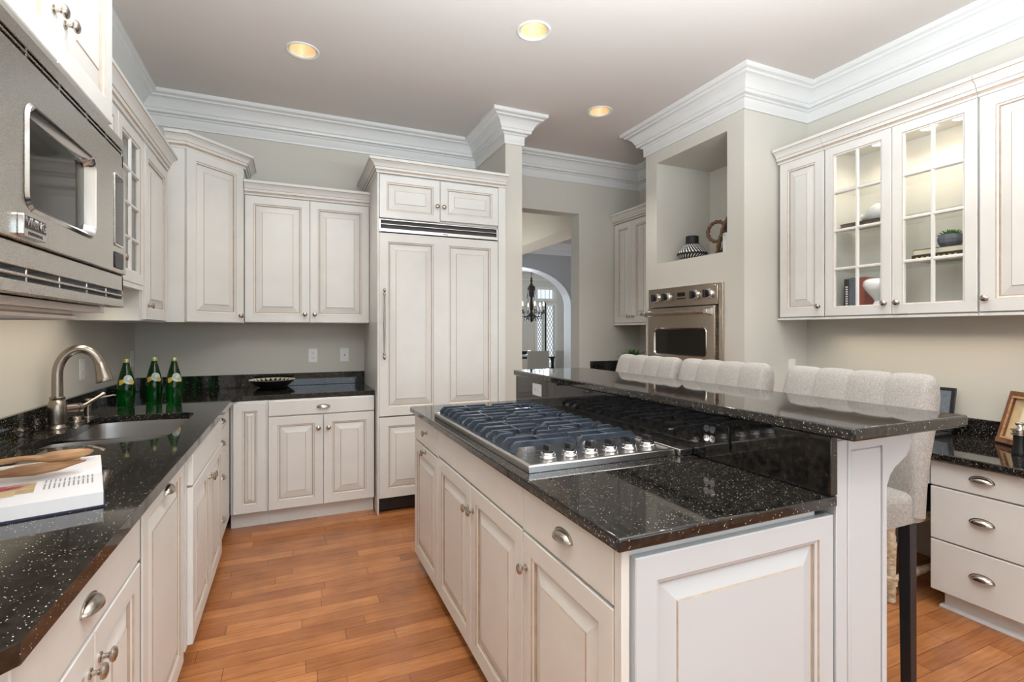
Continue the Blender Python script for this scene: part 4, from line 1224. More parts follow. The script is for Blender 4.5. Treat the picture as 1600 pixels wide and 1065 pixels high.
MB().box(w - 0.028, w - 0.002, 0.002, 0.021, 0, 0.124).build('filler_strip', 'cab', t)

# ------------------------------------------------------------------ faucet and dispenser
CT = 0.9145
t = thing('faucet', 'brushed nickel gooseneck faucet with side lever at the sink', 'faucet', (-0.985, 2.945, CT))
MB().lathe([(0.036, 0), (0.036, 0.005), (0.031, 0.010), (0.029, 0.020), (0.033, 0.024), (0.034, 0.05), (0.035, 0.080), (0.033, 0.110), (0.029, 0.128), (0.026, 0.132), (0.0285, 0.138), (0.0285, 0.144), (0.022, 0.148), (0, 0.148)], seg=32).build('body', 'faucet', t, smooth=40)
dirx, diry = 0.985, 0.17
pts, rad = [], []
R = 0.079
for z in (0.147, 0.20, 0.245):
    pts.append((0, 0, z)); rad.append(0.0215 - 0.001 * (z - 0.147) / 0.1)
for i in range(1, 17):
    a = pi * 0.86 * i / 16
    x = R - R * cos(a)
    pts.append((x * dirx, x * diry, 0.245 + 0.118 * sin(a))); rad.append(0.0200)
rad[-3:] = [0.0200, 0.0205, 0.021]
MB().tube(pts, rad, 18).build('spout', 'faucet', t, smooth=60)
e = Vector(pts[-1]); dd = Vector((0.22 * dirx, 0.22 * diry, -1)).normalized()
sp = [e - dd * 0.004 + dd * s for s in (0.0, 0.004, 0.035, 0.075, 0.090, 0.096)]
MB().tube(sp, [0.0205, 0.0225, 0.0265, 0.033, 0.036, 0.034], 20).build('spray_head', 'faucet', t, smooth=50)
vd = Vector((0.62, 0.78, 0.0)).normalized()
q0 = Vector((0, 0, 0.083))
MB().tube([q0 + vd * s for s in (0.02, 0.075, 0.0755, 0.083, 0.084, 0.100)], [0.0225, 0.0225, 0.019, 0.0185, 0.022, 0.0215], 20).build('valve', 'faucet', t, smooth=40)
l0 = q0 + vd * 0.1003
ld_ = (vd * 0.55 + Vector((0.25, 0.35, 0.48))).normalized()
MB().tube([l0, l0 + ld_ * 0.012, l0 + ld_ * 0.035, l0 + ld_ * 0.105, l0 + ld_ * 0.118, l0 + ld_ * 0.124], [0.014, 0.011, 0.007, 0.009, 0.012, 0.006], 14).build('lever', 'faucet', t, smooth=50)
t = thing('soap_dispenser', 'brushed nickel soap pump with thin nozzle beside the faucet', 'soap dispenser', (-0.965, 3.255, CT))
MB().lathe([(0.024, 0), (0.024, 0.004), (0.014, 0.010), (0.0135, 0.055), (0.0165, 0.058), (0.0165, 0.070), (0.010, 0.074), (0.010, 0.086), (0.0145, 0.090), (0.013, 0.098), (0, 0.099)], seg=22).build('pump', 'faucet', t, smooth=40)
MB().tube([(0.008, 0.004, 0.092), (0.05, 0.02, 0.100), (0.098, 0.042, 0.108), (0.104, 0.045, 0.104)], [0.005, 0.0045, 0.004, 0.0035], 10).build('nozzle', 'faucet', t, smooth=50)
t = thing('air_gap_cap', 'flat round brushed nickel cap on the worktop between faucet and soap pump', 'cap', (-0.972, 3.120, CT))
MB().lathe([(0.034, 0), (0.034, 0.004), (0.024, 0.008), (0.022, 0.024), (0.019, 0.028), (0, 0.029)], seg=24).build('cap', 'faucet', t, smooth=40)

# ------------------------------------------------------------------ bottles
BP = [(0, 0), (0.034, 0.0), (0.0395, 0.004), (0.0405, 0.012), (0.0435, 0.06), (0.0450, 0.095), (0.0448, 0.115), (0.0425, 0.140), (0.0375, 0.168), (0.0300, 0.200), (0.0225, 0.228), (0.0175, 0.248), (0.0150, 0.262), (0.0145, 0.272), (0.0150, 0.2735), (0.0145, 0.280), (0, 0.280)]
def brad(z):
    for (r0, z0), (r1, z1) in zip(BP[1:], BP[2:]):
        if z0 <= z <= z1 and z1 > z0:
            return r0 + (r1 - r0) * (z - z0) / (z1 - z0)
    return 0.0145
def patch(th0, uv, off, mb, mi=0):
    """uv: (u along the girth in m, z) grid rows laid on the bottle"""
    rows = []
    for row in uv:
        r_ = []
        for u, z in row:
            rr = brad(z) + off
            a = th0 + u / rr
            r_.append((rr * cos(a), rr * sin(a), z))
        rows.append(r_)
    mb.loft(rows, mi, False, False)
def oval(th0, u0, z0, a, b, off, n=24, rot=0.0):
    mb = MB()
    c, s = cos(rot), sin(rot)
    rows = []
    for k in (1.0, 0.66, 0.33, 0.02):
        rows.append([(u0 + k * (a * cos(2 * pi * i / n) * c - b * sin(2 * pi * i / n) * s), z0 + k * (a * cos(2 * pi * i / n) * s + b * sin(2 * pi * i / n) * c)) for i in range(n + 1)])
    patch(th0, rows, off, mb)
    return mb
def make_bottle():
    t = thing('water_bottle', '', 'bottle', (0, 0, 0), 0, 'green glass bottles on the black worktop')
    inner = [(max(0, r - 0.003), min(0.278, z + 0.004)) for r, z in BP]
    th = -pi / 2
    g = MB().lathe(BP, seg=40).build('glass', 'tglass', t, smooth=60)
    MB().lathe([(0.0158, 0.263), (0.0162, 0.266), (0.0162, 0.2825), (0.0150, 0.2845), (0, 0.2845)], seg=28).build('cap', 'capg', t, smooth=40)
    lb = MB()
    rows = []
    for i in range(9):
        u = -0.040 + 0.047 * i / 8
        zc = 0.150 + 0.012 * i / 8
        rows.append([(u, zc - 0.014 - 0.004 * sin(i)), (u, zc), (u, zc + 0.012)])
    patch(th, rows, 0.0006, lb)
    b = lb.build('label_band', 'gold', t, smooth=60)
    o1 = oval(th, 0.010, 0.165, 0.023, 0.027, 0.0010, rot=0.5).build('label_oval', 'labelw', t, smooth=60)
    oval(th, 0.008, 0.168, 0.017, 0.019, 0.0013, rot=0.5).build('oval_field', 'hallwall', o1, smooth=60)
    oval(th, 0.012, 0.172, 0.011, 0.006, 0.0016, rot=0.7).build('crest', 'labelw', o1, smooth=60)
    o2 = oval(th, 0.026, 0.150, 0.0135, 0.013, 0.0018).build('label_roundel', 'gold', t, smooth=60)
    oval(th, 0.026, 0.150, 0.0085, 0.008, 0.0021).build('roundel_centre', 'printtan', o2, smooth=60)
    return t
bt = make_bottle()
BL = ['green glass water bottle nearest the faucet, leftmost of the three', 'green glass water bottle in the middle of the three, set farthest back', 'green glass water bottle farthest from the faucet, rightmost of the three']
for i, (x, y) in enumerate(((-0.885, 3.584), (-0.781, 3.737), (-0.662, 3.655))):
    o = bt if i == 0 else copy_tree(bt)
    o.location = (x, y, CT + 0.0005)
    o.rotation_euler = (0, 0, math.atan2(-y, -x) + pi / 2 + (0.05, 0.0, 0.12)[i])
    o['label'] = BL[i]

# ------------------------------------------------------------------ bowl on the back counter
t = thing('serving_bowl', 'shallow black bowl with triangle patterned cream inside on the back counter', 'bowl', (-0.138, 4.30, CT))
MB().lathe([(0.055, 0.0), (0.058, 0.003), (0.085, 0.012), (0.125, 0.036), (0.150, 0.058), (0.163, 0.074), (0.160, 0.0745), (0.146, 0.060), (0.12, 0.040), (0.08, 0.018), (0, 0.012)], seg=48).build('shell', 'black', t, smooth=60)
bl = MB()
def br_(k):
    return 0.122 + (0.161 - 0.122) * k, 0.0425 + (0.0748 - 0.0425) * k + 0.0015
N = 26
for i in range(N):
    a0, a1 = 2 * pi * i / N, 2 * pi * (i + 1) / N
    am = (a0 + a1) / 2
    f = lambda a, k: (br_(k)[0] * cos(a), br_(k)[0] * sin(a), br_(k)[1])
    bl.add([f(a0, 0.98), f(a1, 0.98), f(am, 0.25)], [(0, 1, 2)])
bl.build('triangle_pattern', 'cream', t)
MB().lathe([(0.1625, 0.0740), (0.1640, 0.0752), (0.1600, 0.0758), (0.158, 0.0745)], seg=48, caps=False).build('rim', 'cream', t, smooth=60)

# ------------------------------------------------------------------ cookbook and wooden servers
BKA = math.atan2(0.28, 0.96)
t = thing('cookbook', 'open cookbook with photographs lying on the black worktop, lower left', 'book', (-0.440, 1.590, CT), math.degrees(BKA))
LW, LD = 0.36, 0.50
MB().box(-LW - 0.004, 0.004, -0.004, LD + 0.004, 0, 0.004).build('cover', 'navy', t)
pg = MB()
def page_z(y):
    u = abs(y - 0.25) / 0.25
    return 0.037 + 0.006 * sin(pi * min(1, u)) - 0.010 * (1 - min(1, u * 5)) ** 2
ny = 30
rows = []
for i in range(ny + 1):
    y = LD * i / ny
    rows.append([(-LW, y, 0.0045), (0, y, 0.0045), (0, y, page_z(y)), (-LW, y, page_z(y))])
pg.loft(rows).build('pages', 'paper', t, smooth=40)
def sheet(x0, x1, y0, y1, off, nm, m, n=8):
    mb = MB()
    rows = [[(x0, y0 + (y1 - y0) * i / n, page_z(y0 + (y1 - y0) * i / n) + off), (x1, y0 + (y1 - y0) * i / n, page_z(y0 + (y1 - y0) * i / n) + off)] for i in range(n + 1)]
    return mb.loft(rows, 0, False, False).build(nm, m, t, smooth=60)
sheet(-LW + 0.002, -0.135, 0.085, 0.205, 0.0004, 'photo_print', 'printtan')
sheet(-LW + 0.002, -0.17, 0.075, 0.14, 0.0007, 'photo_print', 'mat_board')
sheet(-0.20, -0.05, 0.37, 0.485, 0.0004, 'photo_print', 'printtan')
on = MB()
for cx, cy, a, b, r in ((-0.225, 0.165, 0.040, 0.018, 0.5), (-0.19, 0.155, 0.034, 0.014, 0.45), (-0.255, 0.15, 0.028, 0.013, 0.3)):
    pl = []
    for i in range(20):
        q = 2 * pi * i / 20
        x, y = cx + a * cos(q) * cos(r) - b * sin(q) * sin(r), cy + a * cos(q) * sin(r) + b * sin(q) * cos(r)
        pl.append((x, y, page_z(y) + 0.0010 + 0.0003 * r))
    on.add(pl, [tuple(range(20))])
on.build('onion_print', 'rind', t)
tx = MB()
for c0, c1 in ((0.095, 0.155), (0.165, 0.225)):
    for i in range(11):
        x = -0.118 + 0.0095 * i
        y1 = c1 - (0.012 if i % 4 == 3 else 0.0)
        for k in range(6):
            ya, yb = c0 + (y1 - c0) * k / 6, c0 + (y1 - c0) * (k + 1) / 6
            tx.add([(x, ya, page_z(ya) + 0.0005), (x + 0.0032, ya, page_z(ya) + 0.0005), (x + 0.0032, yb, page_z(yb) + 0.0005), (x, yb, page_z(yb) + 0.0005)], [(0, 1, 2, 3)])
tx.build('printed_lines', 'ink', t)
tx = MB()
for i in range(12):
    x = -0.33 + 0.012 * i
    h_ = 0.010 + 0.014 * (i % 3 == 1)
    tx.add([(x, 0.035, page_z(0.04) + 0.0008), (x + 0.004, 0.035, page_z(0.04) + 0.0008), (x + 0.008, 0.035 + h_, page_z(0.04) + 0.001), (x + 0.004, 0.035 + h_, page_z(0.04) + 0.001)], [(0, 1, 2, 3)])
tx.build('printed_heading', 'ink', t)
def server(name, label, off, ang, prof, m='wood'):
    """prof: x, half width, z centre, half thickness, hollow"""
    t = thing(name, label, 'wooden server', (0, 0, 0), 0, 'wooden salad servers on the cookbook')
    t.location = off; t.rotation_euler = (0, 0, ang)
    rings = []
    for x, hw, zc, ht, hol in prof:
        ring = []
        for i in range(20):
            a = 2 * pi * i / 20
            y, z = hw * cos(a), ht * sin(a)
            if hol and sin(a) > 0:
                z = ht - hol * (1 - abs(cos(a)) ** 2.5)
            elif hol:
                z = ht * sin(a) - hol * 0.6 * (1 - cos(a) ** 2)
            ring.append((x, y, zc + z))
        rings.append(ring)
    MB().loft(rings).build('server', m, t, smooth=60)
    return t
bz = CT + 0.0475
def bk(x, y):
    c, s = cos(BKA), sin(BKA)
    return (-0.440 + x * c - y * s, 1.590 + x * s + y * c)
x, y = bk(-0.018, 0.425)
server('wooden_spoon', 'wooden salad spoon with a hollow bowl lying across the open cookbook, farther from the edge', (x, y, bz), BKA + pi + 0.06,
       [(0.0, 0.004, 0.020, 0.003, 0), (0.010, 0.016, 0.019, 0.006, 0.003), (0.035, 0.027, 0.017, 0.010, 0.008), (0.07, 0.032, 0.016, 0.012, 0.010), (0.105, 0.028, 0.016, 0.011, 0.006), (0.135, 0.017, 0.019, 0.009, 0.0), (0.17, 0.011, 0.022, 0.008, 0), (0.25, 0.010, 0.018, 0.008, 0), (0.33, 0.014, 0.011, 0.008, 0), (0.345, 0.006, 0.011, 0.004, 0)])
x, y = bk(-0.035, 0.262)
server('wooden_spoon', 'wooden salad server with a pointed blade lying across the open cookbook, nearer the camera', (x, y, bz), BKA + pi - 0.03,
       [(0.0, 0.003, 0.024, 0.002, 0), (0.02, 0.012, 0.021, 0.004, 0), (0.06, 0.022, 0.016, 0.009, 0.004), (0.11, 0.027, 0.014, 0.011, 0.006), (0.155, 0.021, 0.014, 0.010, 0.003), (0.195, 0.014, 0.015, 0.010, 0), (0.25, 0.010, 0.014, 0.009, 0), (0.33, 0.012, 0.011, 0.008, 0), (0.345, 0.005, 0.011, 0.004, 0)], 'darkwood')

# ------------------------------------------------------------------ niche: vase, chain links, tray, potted plant
NZ = 1.9405
t = thing('patterned_vase', 'black and white patterned vase with a short neck in the niche above the oven', 'vase', (3.09, 3.262, NZ))
VP = [(0.045, 0.0), (0.065, 0.004), (0.095, 0.030), (0.122, 0.062), (0.124, 0.072), (0.112, 0.092), (0.090, 0.122), (0.066, 0.148), (0.052, 0.158), (0.052, 0.218), (0.046, 0.220), (0.044, 0.16), (0, 0.15)]
MB().lathe(VP, seg=48).build('body', 'vaseblack', t, smooth=50)
def vr(z):
    for (r0, z0), (r1, z1) in zip(VP[1:], VP[2:]):
        if z0 <= z <= z1 and z1 > z0:
            return r0 + (r1 - r0) * (z - z0) / (z1 - z0)
    return 0.05
pt = MB()
bands = [(0.010, 0.032), (0.036, 0.060), (0.074, 0.096), (0.098, 0.116), (0.118, 0.132), (0.134, 0.145)]
for bi, (za, zb) in enumerate(bands):
    n = 30
    for i in range(n):
        a = 2 * pi * (i + 0.5 * (bi % 2)) / n
        da = 2 * pi / n * (0.15 if bi < 2 else 0.24)
        sl = (0.06 if bi < 2 else -0.05)
        q = []
        for z, k in ((za, -1), ((za + zb) / 2, 0), (zb, 1)):
            wd = da * (1.0 if k == 0 else 0.55)
            q.append([((vr(z) + 0.0008) * cos(a + sl * k + s * wd), (vr(z) + 0.0008) * sin(a + sl * k + s * wd), z) for s in (-1, 1)])
        pt.loft(q, 0, False, False)
pt.build('painted_dashes', 'porcelain', t)
t = thing('decorative_chain', 'brown braided decorative chain links in the niche, beside the vase', 'ornament', (3.115, 3.005, NZ + 0.012))
def torus(c, ax, ay, R1, R2, r, n=44, braid=0.0):
    c, ax, ay = Vector(c), Vector(ax), Vector(ay)
    pts, rr = [], []
    for i in range(n + 1):
        a = 2 * pi * i / n
        pts.append(c + ax * R1 * cos(a) + ay * R2 * sin(a))
        rr.append(r * (1 + braid * sin(a * 14)))
    return MB().tube(pts, rr, 10)
torus((0.0, 0.012, 0.205), (-0.35, 0.94, 0), (0, 0, 1), 0.074, 0.078, 0.0140, 56, 0.22).build('link', 'wicker', t, smooth=60)
torus((0.030, -0.030, 0.158), (0.93, 0.37, 0), (0.10, -0.25, 0.96), 0.058, 0.152, 0.0155, 64, 0.18).build('link', 'wicker', t, smooth=60)
t = thing('niche_tray', 'dark wooden tray under the white pot in the niche', 'tray', (3.12, 2.86, NZ))
MB().box(-0.16, 0.20, -0.12, 0.19, 0, 0.010).build('board', 'frame', t, bevel=0.003)
def leaf(mb, base, d, L_, w_, curl=0.25, n=6, th=0.003):
    base, d = Vector(base), Vector(d).normalized()
    side = d.cross(Vector((0, 0, 1)))
    side = side.normalized() if side.length > 0.05 else Vector((1, 0, 0))
    up = side.cross(d).normalized()
    rings = []
    for i in range(n + 1):
        s = i / n
        w = w_ * (sin(pi * min(1, s * 0.86 + 0.14)) ** 0.8) * (1 - s ** 4) + 0.0006
        p = base + d * (L_ * s) - Vector((0, 0, 1)) * (curl * L_ * s * s)
        h = th * (1 - 0.8 * s) + 0.0005
        rings.append([p - side * w, p - up * h, p + side * w, p + up * (h * 0.2)])
    mb.loft(rings)
def rosette(mb, c, n, L_, w_, tilt0, tilt1, layers=3, curl=0.2, th=0.004):
    for l in range(layers):
        k = l / max(1, layers - 1)
        el = tilt0 + (tilt1 - tilt0) * k
        m = n - l * max(1, n // (layers + 2))
        for i in range(m):
            a = 2 * pi * (i + 0.5 * (l % 2)) / m + random.uniform(-0.1, 0.1)
            leaf(mb, c, (cos(a) * cos(el), sin(a) * cos(el), sin(el)), L_ * (1 - 0.35 * k) * random.uniform(0.9, 1.1), w_ * (1 - 0.2 * k), curl * (1 - k), th=th)
t = thing('potted_plant', 'small green plant in a white pot at the right of the niche', 'plant', (3.045, 2.815, NZ + 0.0105))
MB().lathe([(0.050, 0), (0.056, 0.004), (0.058, 0.150), (0.054, 0.152), (0.052, 0.132), (0, 0.128)], seg=28).build('pot', 'porcelain', t, smooth=40)
lf = MB(); rosette(lf, (0, 0, 0.130), 10, 0.112, 0.015, 0.35, 1.25, 3, 0.35)
lf.build('leaves', 'leafl', t, smooth=50)

# ------------------------------------------------------------------ things in the lit glass cabinet (three glass shelves)
S0, S1, S2 = RZ + 0.0185, RZ + 0.3065, RZ + 0.5785
def book(x, y, z, sx, sy, sz, m, label, name='book', rz=0, lettering=False, group=None):
    t = thing(name, label, 'book', (x, y, z), rz, group)
    MB().box(0, sx, 0, sy, 0, sz).build('cover', m, t, bevel=0.002)
    return t
def upright(x, y, d, w, h, m, label, letters=0):
    """standing book, spine towards -x"""
    t = thing('book', label, 'book', (x, y, S0), 0, 'upright books in the glass cabinet')
    MB().box(0, 0.004, -w, 0, 0, h).box(0, d, -0.003, 0, 0, h).box(0, d, -w, -w + 0.003, 0, h).build('cover', m, t, bevel=0.001, seg=1)
    MB().box(0.005, d - 0.004, -w + 0.0035, -0.0035, 0.004, h - 0.004).build('pages', 'paper', t)
    if letters:
        mb = MB()
        for i in range(letters):
            z = h * 0.22 + h * 0.6 * i / letters
            mb.box(-0.0006, 0, -w * 0.72, -w * 0.28, z, z + h * 0.6 / letters * 0.62)
        mb.build('spine_marks', 'paper', t)
    return t
upright(3.30, 2.128, 0.17, 0.034, 0.228, 'black', 'black upright book with pale spine marks, leftmost in the glass cabinet', 9)
upright(3.295, 2.092, 0.18, 0.036, 0.232, 'greypot', 'dark grey green upright book between the black and red books')
upright(3.30, 2.054, 0.19, 0.056, 0.232, 'red', 'red upright book behind the white hourglass vase')
t = thing('hourglass_vase', 'white hourglass shaped vase in front of the red book, bottom shelf', 'vase', (3.285, 1.908, S0))
MB().lathe([(0.062, 0), (0.058, 0.006), (0.030, 0.055), (0.021, 0.075), (0.030, 0.092), (0.066, 0.138), (0.083, 0.172), (0.078, 0.198), (0.055, 0.212), (0.048, 0.210), (0.06, 0.19), (0, 0.14)], seg=40).build('body', 'porcelain', t, smooth=50)
t = thing('book', 'black book lying flat under the white round vase in the glass cabinet', 'book', (3.27, 1.90, S2))
MB().box(0, 0.18, 0, 0.235, 0, 0.004).box(0, 0.18, 0, 0.235, 0.018, 0.022).box(0.176, 0.18, 0, 0.235, 0.004, 0.018).build('cover', 'black', t)
MB().box(0.003, 0.175, 0.003, 0.232, 0.0042, 0.0178).build('pages', 'wicker', t)
t = thing('round_vase', 'white round vase with a tapering neck lying on the flat black book', 'vase', (3.36, 1.925, S2 + 0.0225))
MB().lathe([(0.0, 0), (0.03, 0.003), (0.052, 0.022), (0.058, 0.05), (0.052, 0.080), (0.036, 0.105), (0.022, 0.128), (0.018, 0.150), (0.022, 0.158), (0.016, 0.158), (0.012, 0.13), (0, 0.12)], (0, -0.02, 0.058), (0.15, 1, -0.10), seg=36).build('body', 'porcelain', t, smooth=60)
t = thing('book', 'black book with marked spine at the bottom of the flat pile under the plant', 'book', (3.265, 1.475, S1))
MB().box(0, 0.19, 0, 0.245, 0, 0.003).box(0, 0.19, 0, 0.245, 0.031, 0.034).box(0, 0.004, 0, 0.245, 0.003, 0.031).build('cover', 'black', t, bevel=0.001, seg=1)
MB().box(0.0045, 0.187, 0.003, 0.242, 0.0032, 0.0308).build('pages', 'paper', t)
mb = MB()
for i in range(8):
    mb.box(-0.0006, 0, 0.03 + 0.026 * i, 0.03 + 0.026 * i + 0.012, 0.010, 0.024)
mb.build('spine_marks', 'gold', t)
t = thing('book', 'cream book with dark cover lying on top of the flat pile under the plant', 'book', (3.27, 1.475, S1 + 0.0345))
MB().box(0, 0.18, 0, 0.24, 0.030, 0.033).box(0, 0.18, 0, 0.24, 0, 0.003).build('cover', 'black', t)
MB().box(0.002, 0.178, 0.002, 0.238, 0.0032, 0.0298).build('pages', 'cream', t)
t = thing('succulent_pot', 'green succulent in a blue grey stone pot on the book pile', 'plant', (3.345, 1.572, S1 + 0.068))
MB().lathe([(0.030, 0), (0.040, 0.004), (0.054, 0.025), (0.058, 0.045), (0.052, 0.068), (0.046, 0.070), (0.044, 0.060), (0, 0.056)], seg=14).build('pot', 'greypot', t, smooth=20)
lf = MB(); rosette(lf, (0, 0, 0.058), 14, 0.062, 0.010, 0.25, 1.35, 5, 0.0, 0.005)
lf.build('leaves', 'leaf', t, smooth=50)

# alcove succulent
t = thing('succulent', 'spiky green succulent in a pale pot on the alcove worktop, behind the farthest stool', 'plant', (3.27, 4.30, 0.928))
MB().lathe([(0.050, 0), (0.056, 0.003), (0.070, 0.150), (0.064, 0.152), (0.06, 0.13), (0, 0.126)], seg=28).build('pot', 'porcelain', t, smooth=40)
lf = MB(); rosette(lf, (0, 0, 0.140), 13, 0.170, 0.020, 0.30, 1.35, 4, 0.12, 0.006)
lf.build('leaves', 'leaf', t, smooth=50)

# ------------------------------------------------------------------ desk: laptop, picture frame, mills, desk chair
DZ = 0.7715
t = thing('laptop', 'open dark laptop on the desk behind the nearest stool', 'laptop', (3.20, 1.60, DZ), 0)
MB().box(0, 0.22, 0, 0.34, 0, 0.016).build('base', 'darkmetal', t, bevel=0.003)
kb = MB()
for r in range(5):
    for c in range(14):
        kb.box(0.075 + 0.022 * r, 0.075 + 0.022 * r + 0.018, 0.022 + 0.0212 * c, 0.022 + 0.0212 * c + 0.018, 0.0162, 0.0175)
kb.build('keys', 'black', t)
mx = Matrix.Translation((0.215, 0, 0.016)) @ Matrix.Rotation(radians(12), 4, 'Y')
sc_ = MB().box(0.0, 0.010, 0, 0.34, 0.003, 0.255).move(mx).build('screen_lid', 'black', t, bevel=0.003)
MB().box(-0.0008, 0.0, 0.022, 0.318, 0.030, 0.235).move(mx).build('screen', 'greypot', sc_)
t = thing('picture_frame', 'brown wooden picture frame leaning on the desk wall at the right edge', 'picture frame', (3.425, 1.405, DZ + 0.004), -90 - 30)
mx = Matrix.Rotation(radians(-16), 4, 'X')
fw, fh = 0.36, 0.28
MB().plate([(0, 0), (fw, 0), (fw, fh), (0, fh)], [[(0.034, 0.034), (fw - 0.034, 0.034), (fw - 0.034, fh - 0.034), (0.034, fh - 0.034)]], -0.012, 0.008, tf=XZ).move(mx).build('moulding', 'frame', t, bevel=0.003)
MB().box(0.030, fw - 0.030, 0.002, 0.007, 0.030, fh - 0.030).move(mx).build('mat_board', 'mat_board', t)
MB().box(0.09, fw - 0.09, 0.0005, 0.0018, 0.08, fh - 0.08).move(mx).build('picture', 'cream', t)
MB().plate([(0.026, 0.026), (fw - 0.026, 0.026), (fw - 0.026, fh - 0.026), (0.026, fh - 0.026)], [[(0.036, 0.036), (fw - 0.036, 0.036), (fw - 0.036, fh - 0.036), (0.036, fh - 0.036)]], -0.0155, -0.0118, tf=XZ).move(mx).build('inner_bead', 'wood', t)
def make_mill():
    t = thing('pepper_mill', '', 'pepper mill', (0, 0, 0), 0, 'black and chrome mills on the desk')
    MB().lathe([(0.030, 0), (0.031, 0.006), (0.030, 0.012), (0.024, 0.05), (0.024, 0.09), (0.0, 0.09)], seg=28).build('body', 'black', t, smooth=40)
    MB().lathe([(0.0255, 0.0902), (0.032, 0.094), (0.032, 0.100), (0.026, 0.103), (0.026, 0.112), (0.033, 0.115), (0.033, 0.119), (0.012, 0.122), (0.010, 0.132), (0, 0.132)], seg=28).build('collar', 'chrome', t, smooth=40)
    MB().lathe([(0.008, 0.1322), (0.016, 0.142), (0.017, 0.150), (0.012, 0.154), (0, 0.154)], seg=22).build('top_knob', 'chrome', t, smooth=40)
    return t
ml = make_mill()
for i, (x, y) in enumerate(((3.19, 1.222), (3.155, 1.132))):
    o = ml if i == 0 else copy_tree(ml)
    o.location = (x, y, DZ)
    o['label'] = ('black and chrome pepper mill standing in front of the picture frame', 'black and chrome mill cut off by the right edge of the picture')[i]

t = thing('desk_chair', 'black leather chair with turned pale wood legs in the knee space', 'chair', (2.968, 1.772, 0))
hw = 0.27
r_ = []
for k, z in ((0.97, 0.43), (1.0, 0.445), (1.0, 0.51), (0.96, 0.535), (0.7, 0.55)):
    r_.append([(x * k, y * k, z) for x, y in rrect(-0.215, 0.26, -hw + 0.03, hw - 0.03, 0.05)])
MB().loft(r_).build('seat', 'leather', t, smooth=50)
MB().prism(rrect(-0.262, 0.262, -hw - 0.012, hw + 0.012, 0.10), 0.395, 0.4305, 'z').build('seat_rail', 'oldwood', t, bevel=0.003)
nh = MB()
for i in range(19):
    for yy in (-hw - 0.023, hw + 0.023):
        nh.lathe([(0.006, -0.002), (0.005, 0.002), (0, 0.004)], (-0.245 + 0.027 * i, yy, 0.445) if i > 5 else (-0.06 + 0.012 * i, yy, 0.445), (0, math.copysign(1, yy), 0), 8)
    nh.lathe([(0.006, -0.002), (0.005, 0.002), (0, 0.004)], (-0.274, -0.09 + 0.010 * i, 0.445), (-1, 0, 0), 8)
nh.build('nailhead_trim', 'silver', t, smooth=40)
bkp = []
path = [(0.20, -hw), (-0.05, -hw)] + [(-0.05 + 0.20 * cos(radians(270 - 90 * k / 6)), -hw + 0.20 + 0.20 * sin(radians(270 - 90 * k / 6))) for k in range(1, 7)]
path += [(x, -y) for x, y in path[::-1]]
for i in range(len(path)):
    a, b = path[max(0, i - 1)], path[min(len(path) - 1, i + 1)]
    tx_, ty_ = b[0] - a[0], b[1] - a[1]
    l_ = sqrt(tx_ * tx_ + ty_ * ty_)
    nx, ny_ = -ty_ / l_, tx_ / l_
    x, y = path[i]
    zt_ = 0.575 + 0.16 * max(0, min(1, (0.02 - x) / 0.20))
    bkp.append([(x - nx * 0.022, y - ny_ * 0.022, 0.432), (x - nx * 0.026, y - ny_ * 0.026, zt_ - 0.02), (x, y, zt_), (x + nx * 0.022, y + ny_ * 0.022, zt_ - 0.02), (x + nx * 0.022, y + ny_ * 0.022, 0.54), (x, y, 0.432)])
MB().loft(bkp).build('backrest', 'leather', t, smooth=60)
TL = [(0.018, 0), (0.026, 0.01), (0.024, 0.05), (0.028, 0.06), (0.024, 0.085), (0.032, 0.09), (0.034, 0.13), (0.025, 0.138), (0.027, 0.25), (0.030, 0.30), (0.024, 0.315), (0.027, 0.33), (0.022, 0.35), (0.024, 0.394), (0, 0.394)]
for sx in (-1, 1):
    for sy in (-1, 1):
        MB().lathe(TL, (sx * 0.215, sy * (hw - 0.045), 0), seg=20).build('leg', 'oldwood', t, smooth=40)
for sy in (-1, 1):
    MB().tube([(-0.19, sy * (hw - 0.045), 0.11), (0, sy * (hw - 0.045), 0.11), (0.19, sy * (hw - 0.045), 0.11)], [0.013, 0.022, 0.013], 12).build('stretcher', 'oldwood', t, smooth=50)

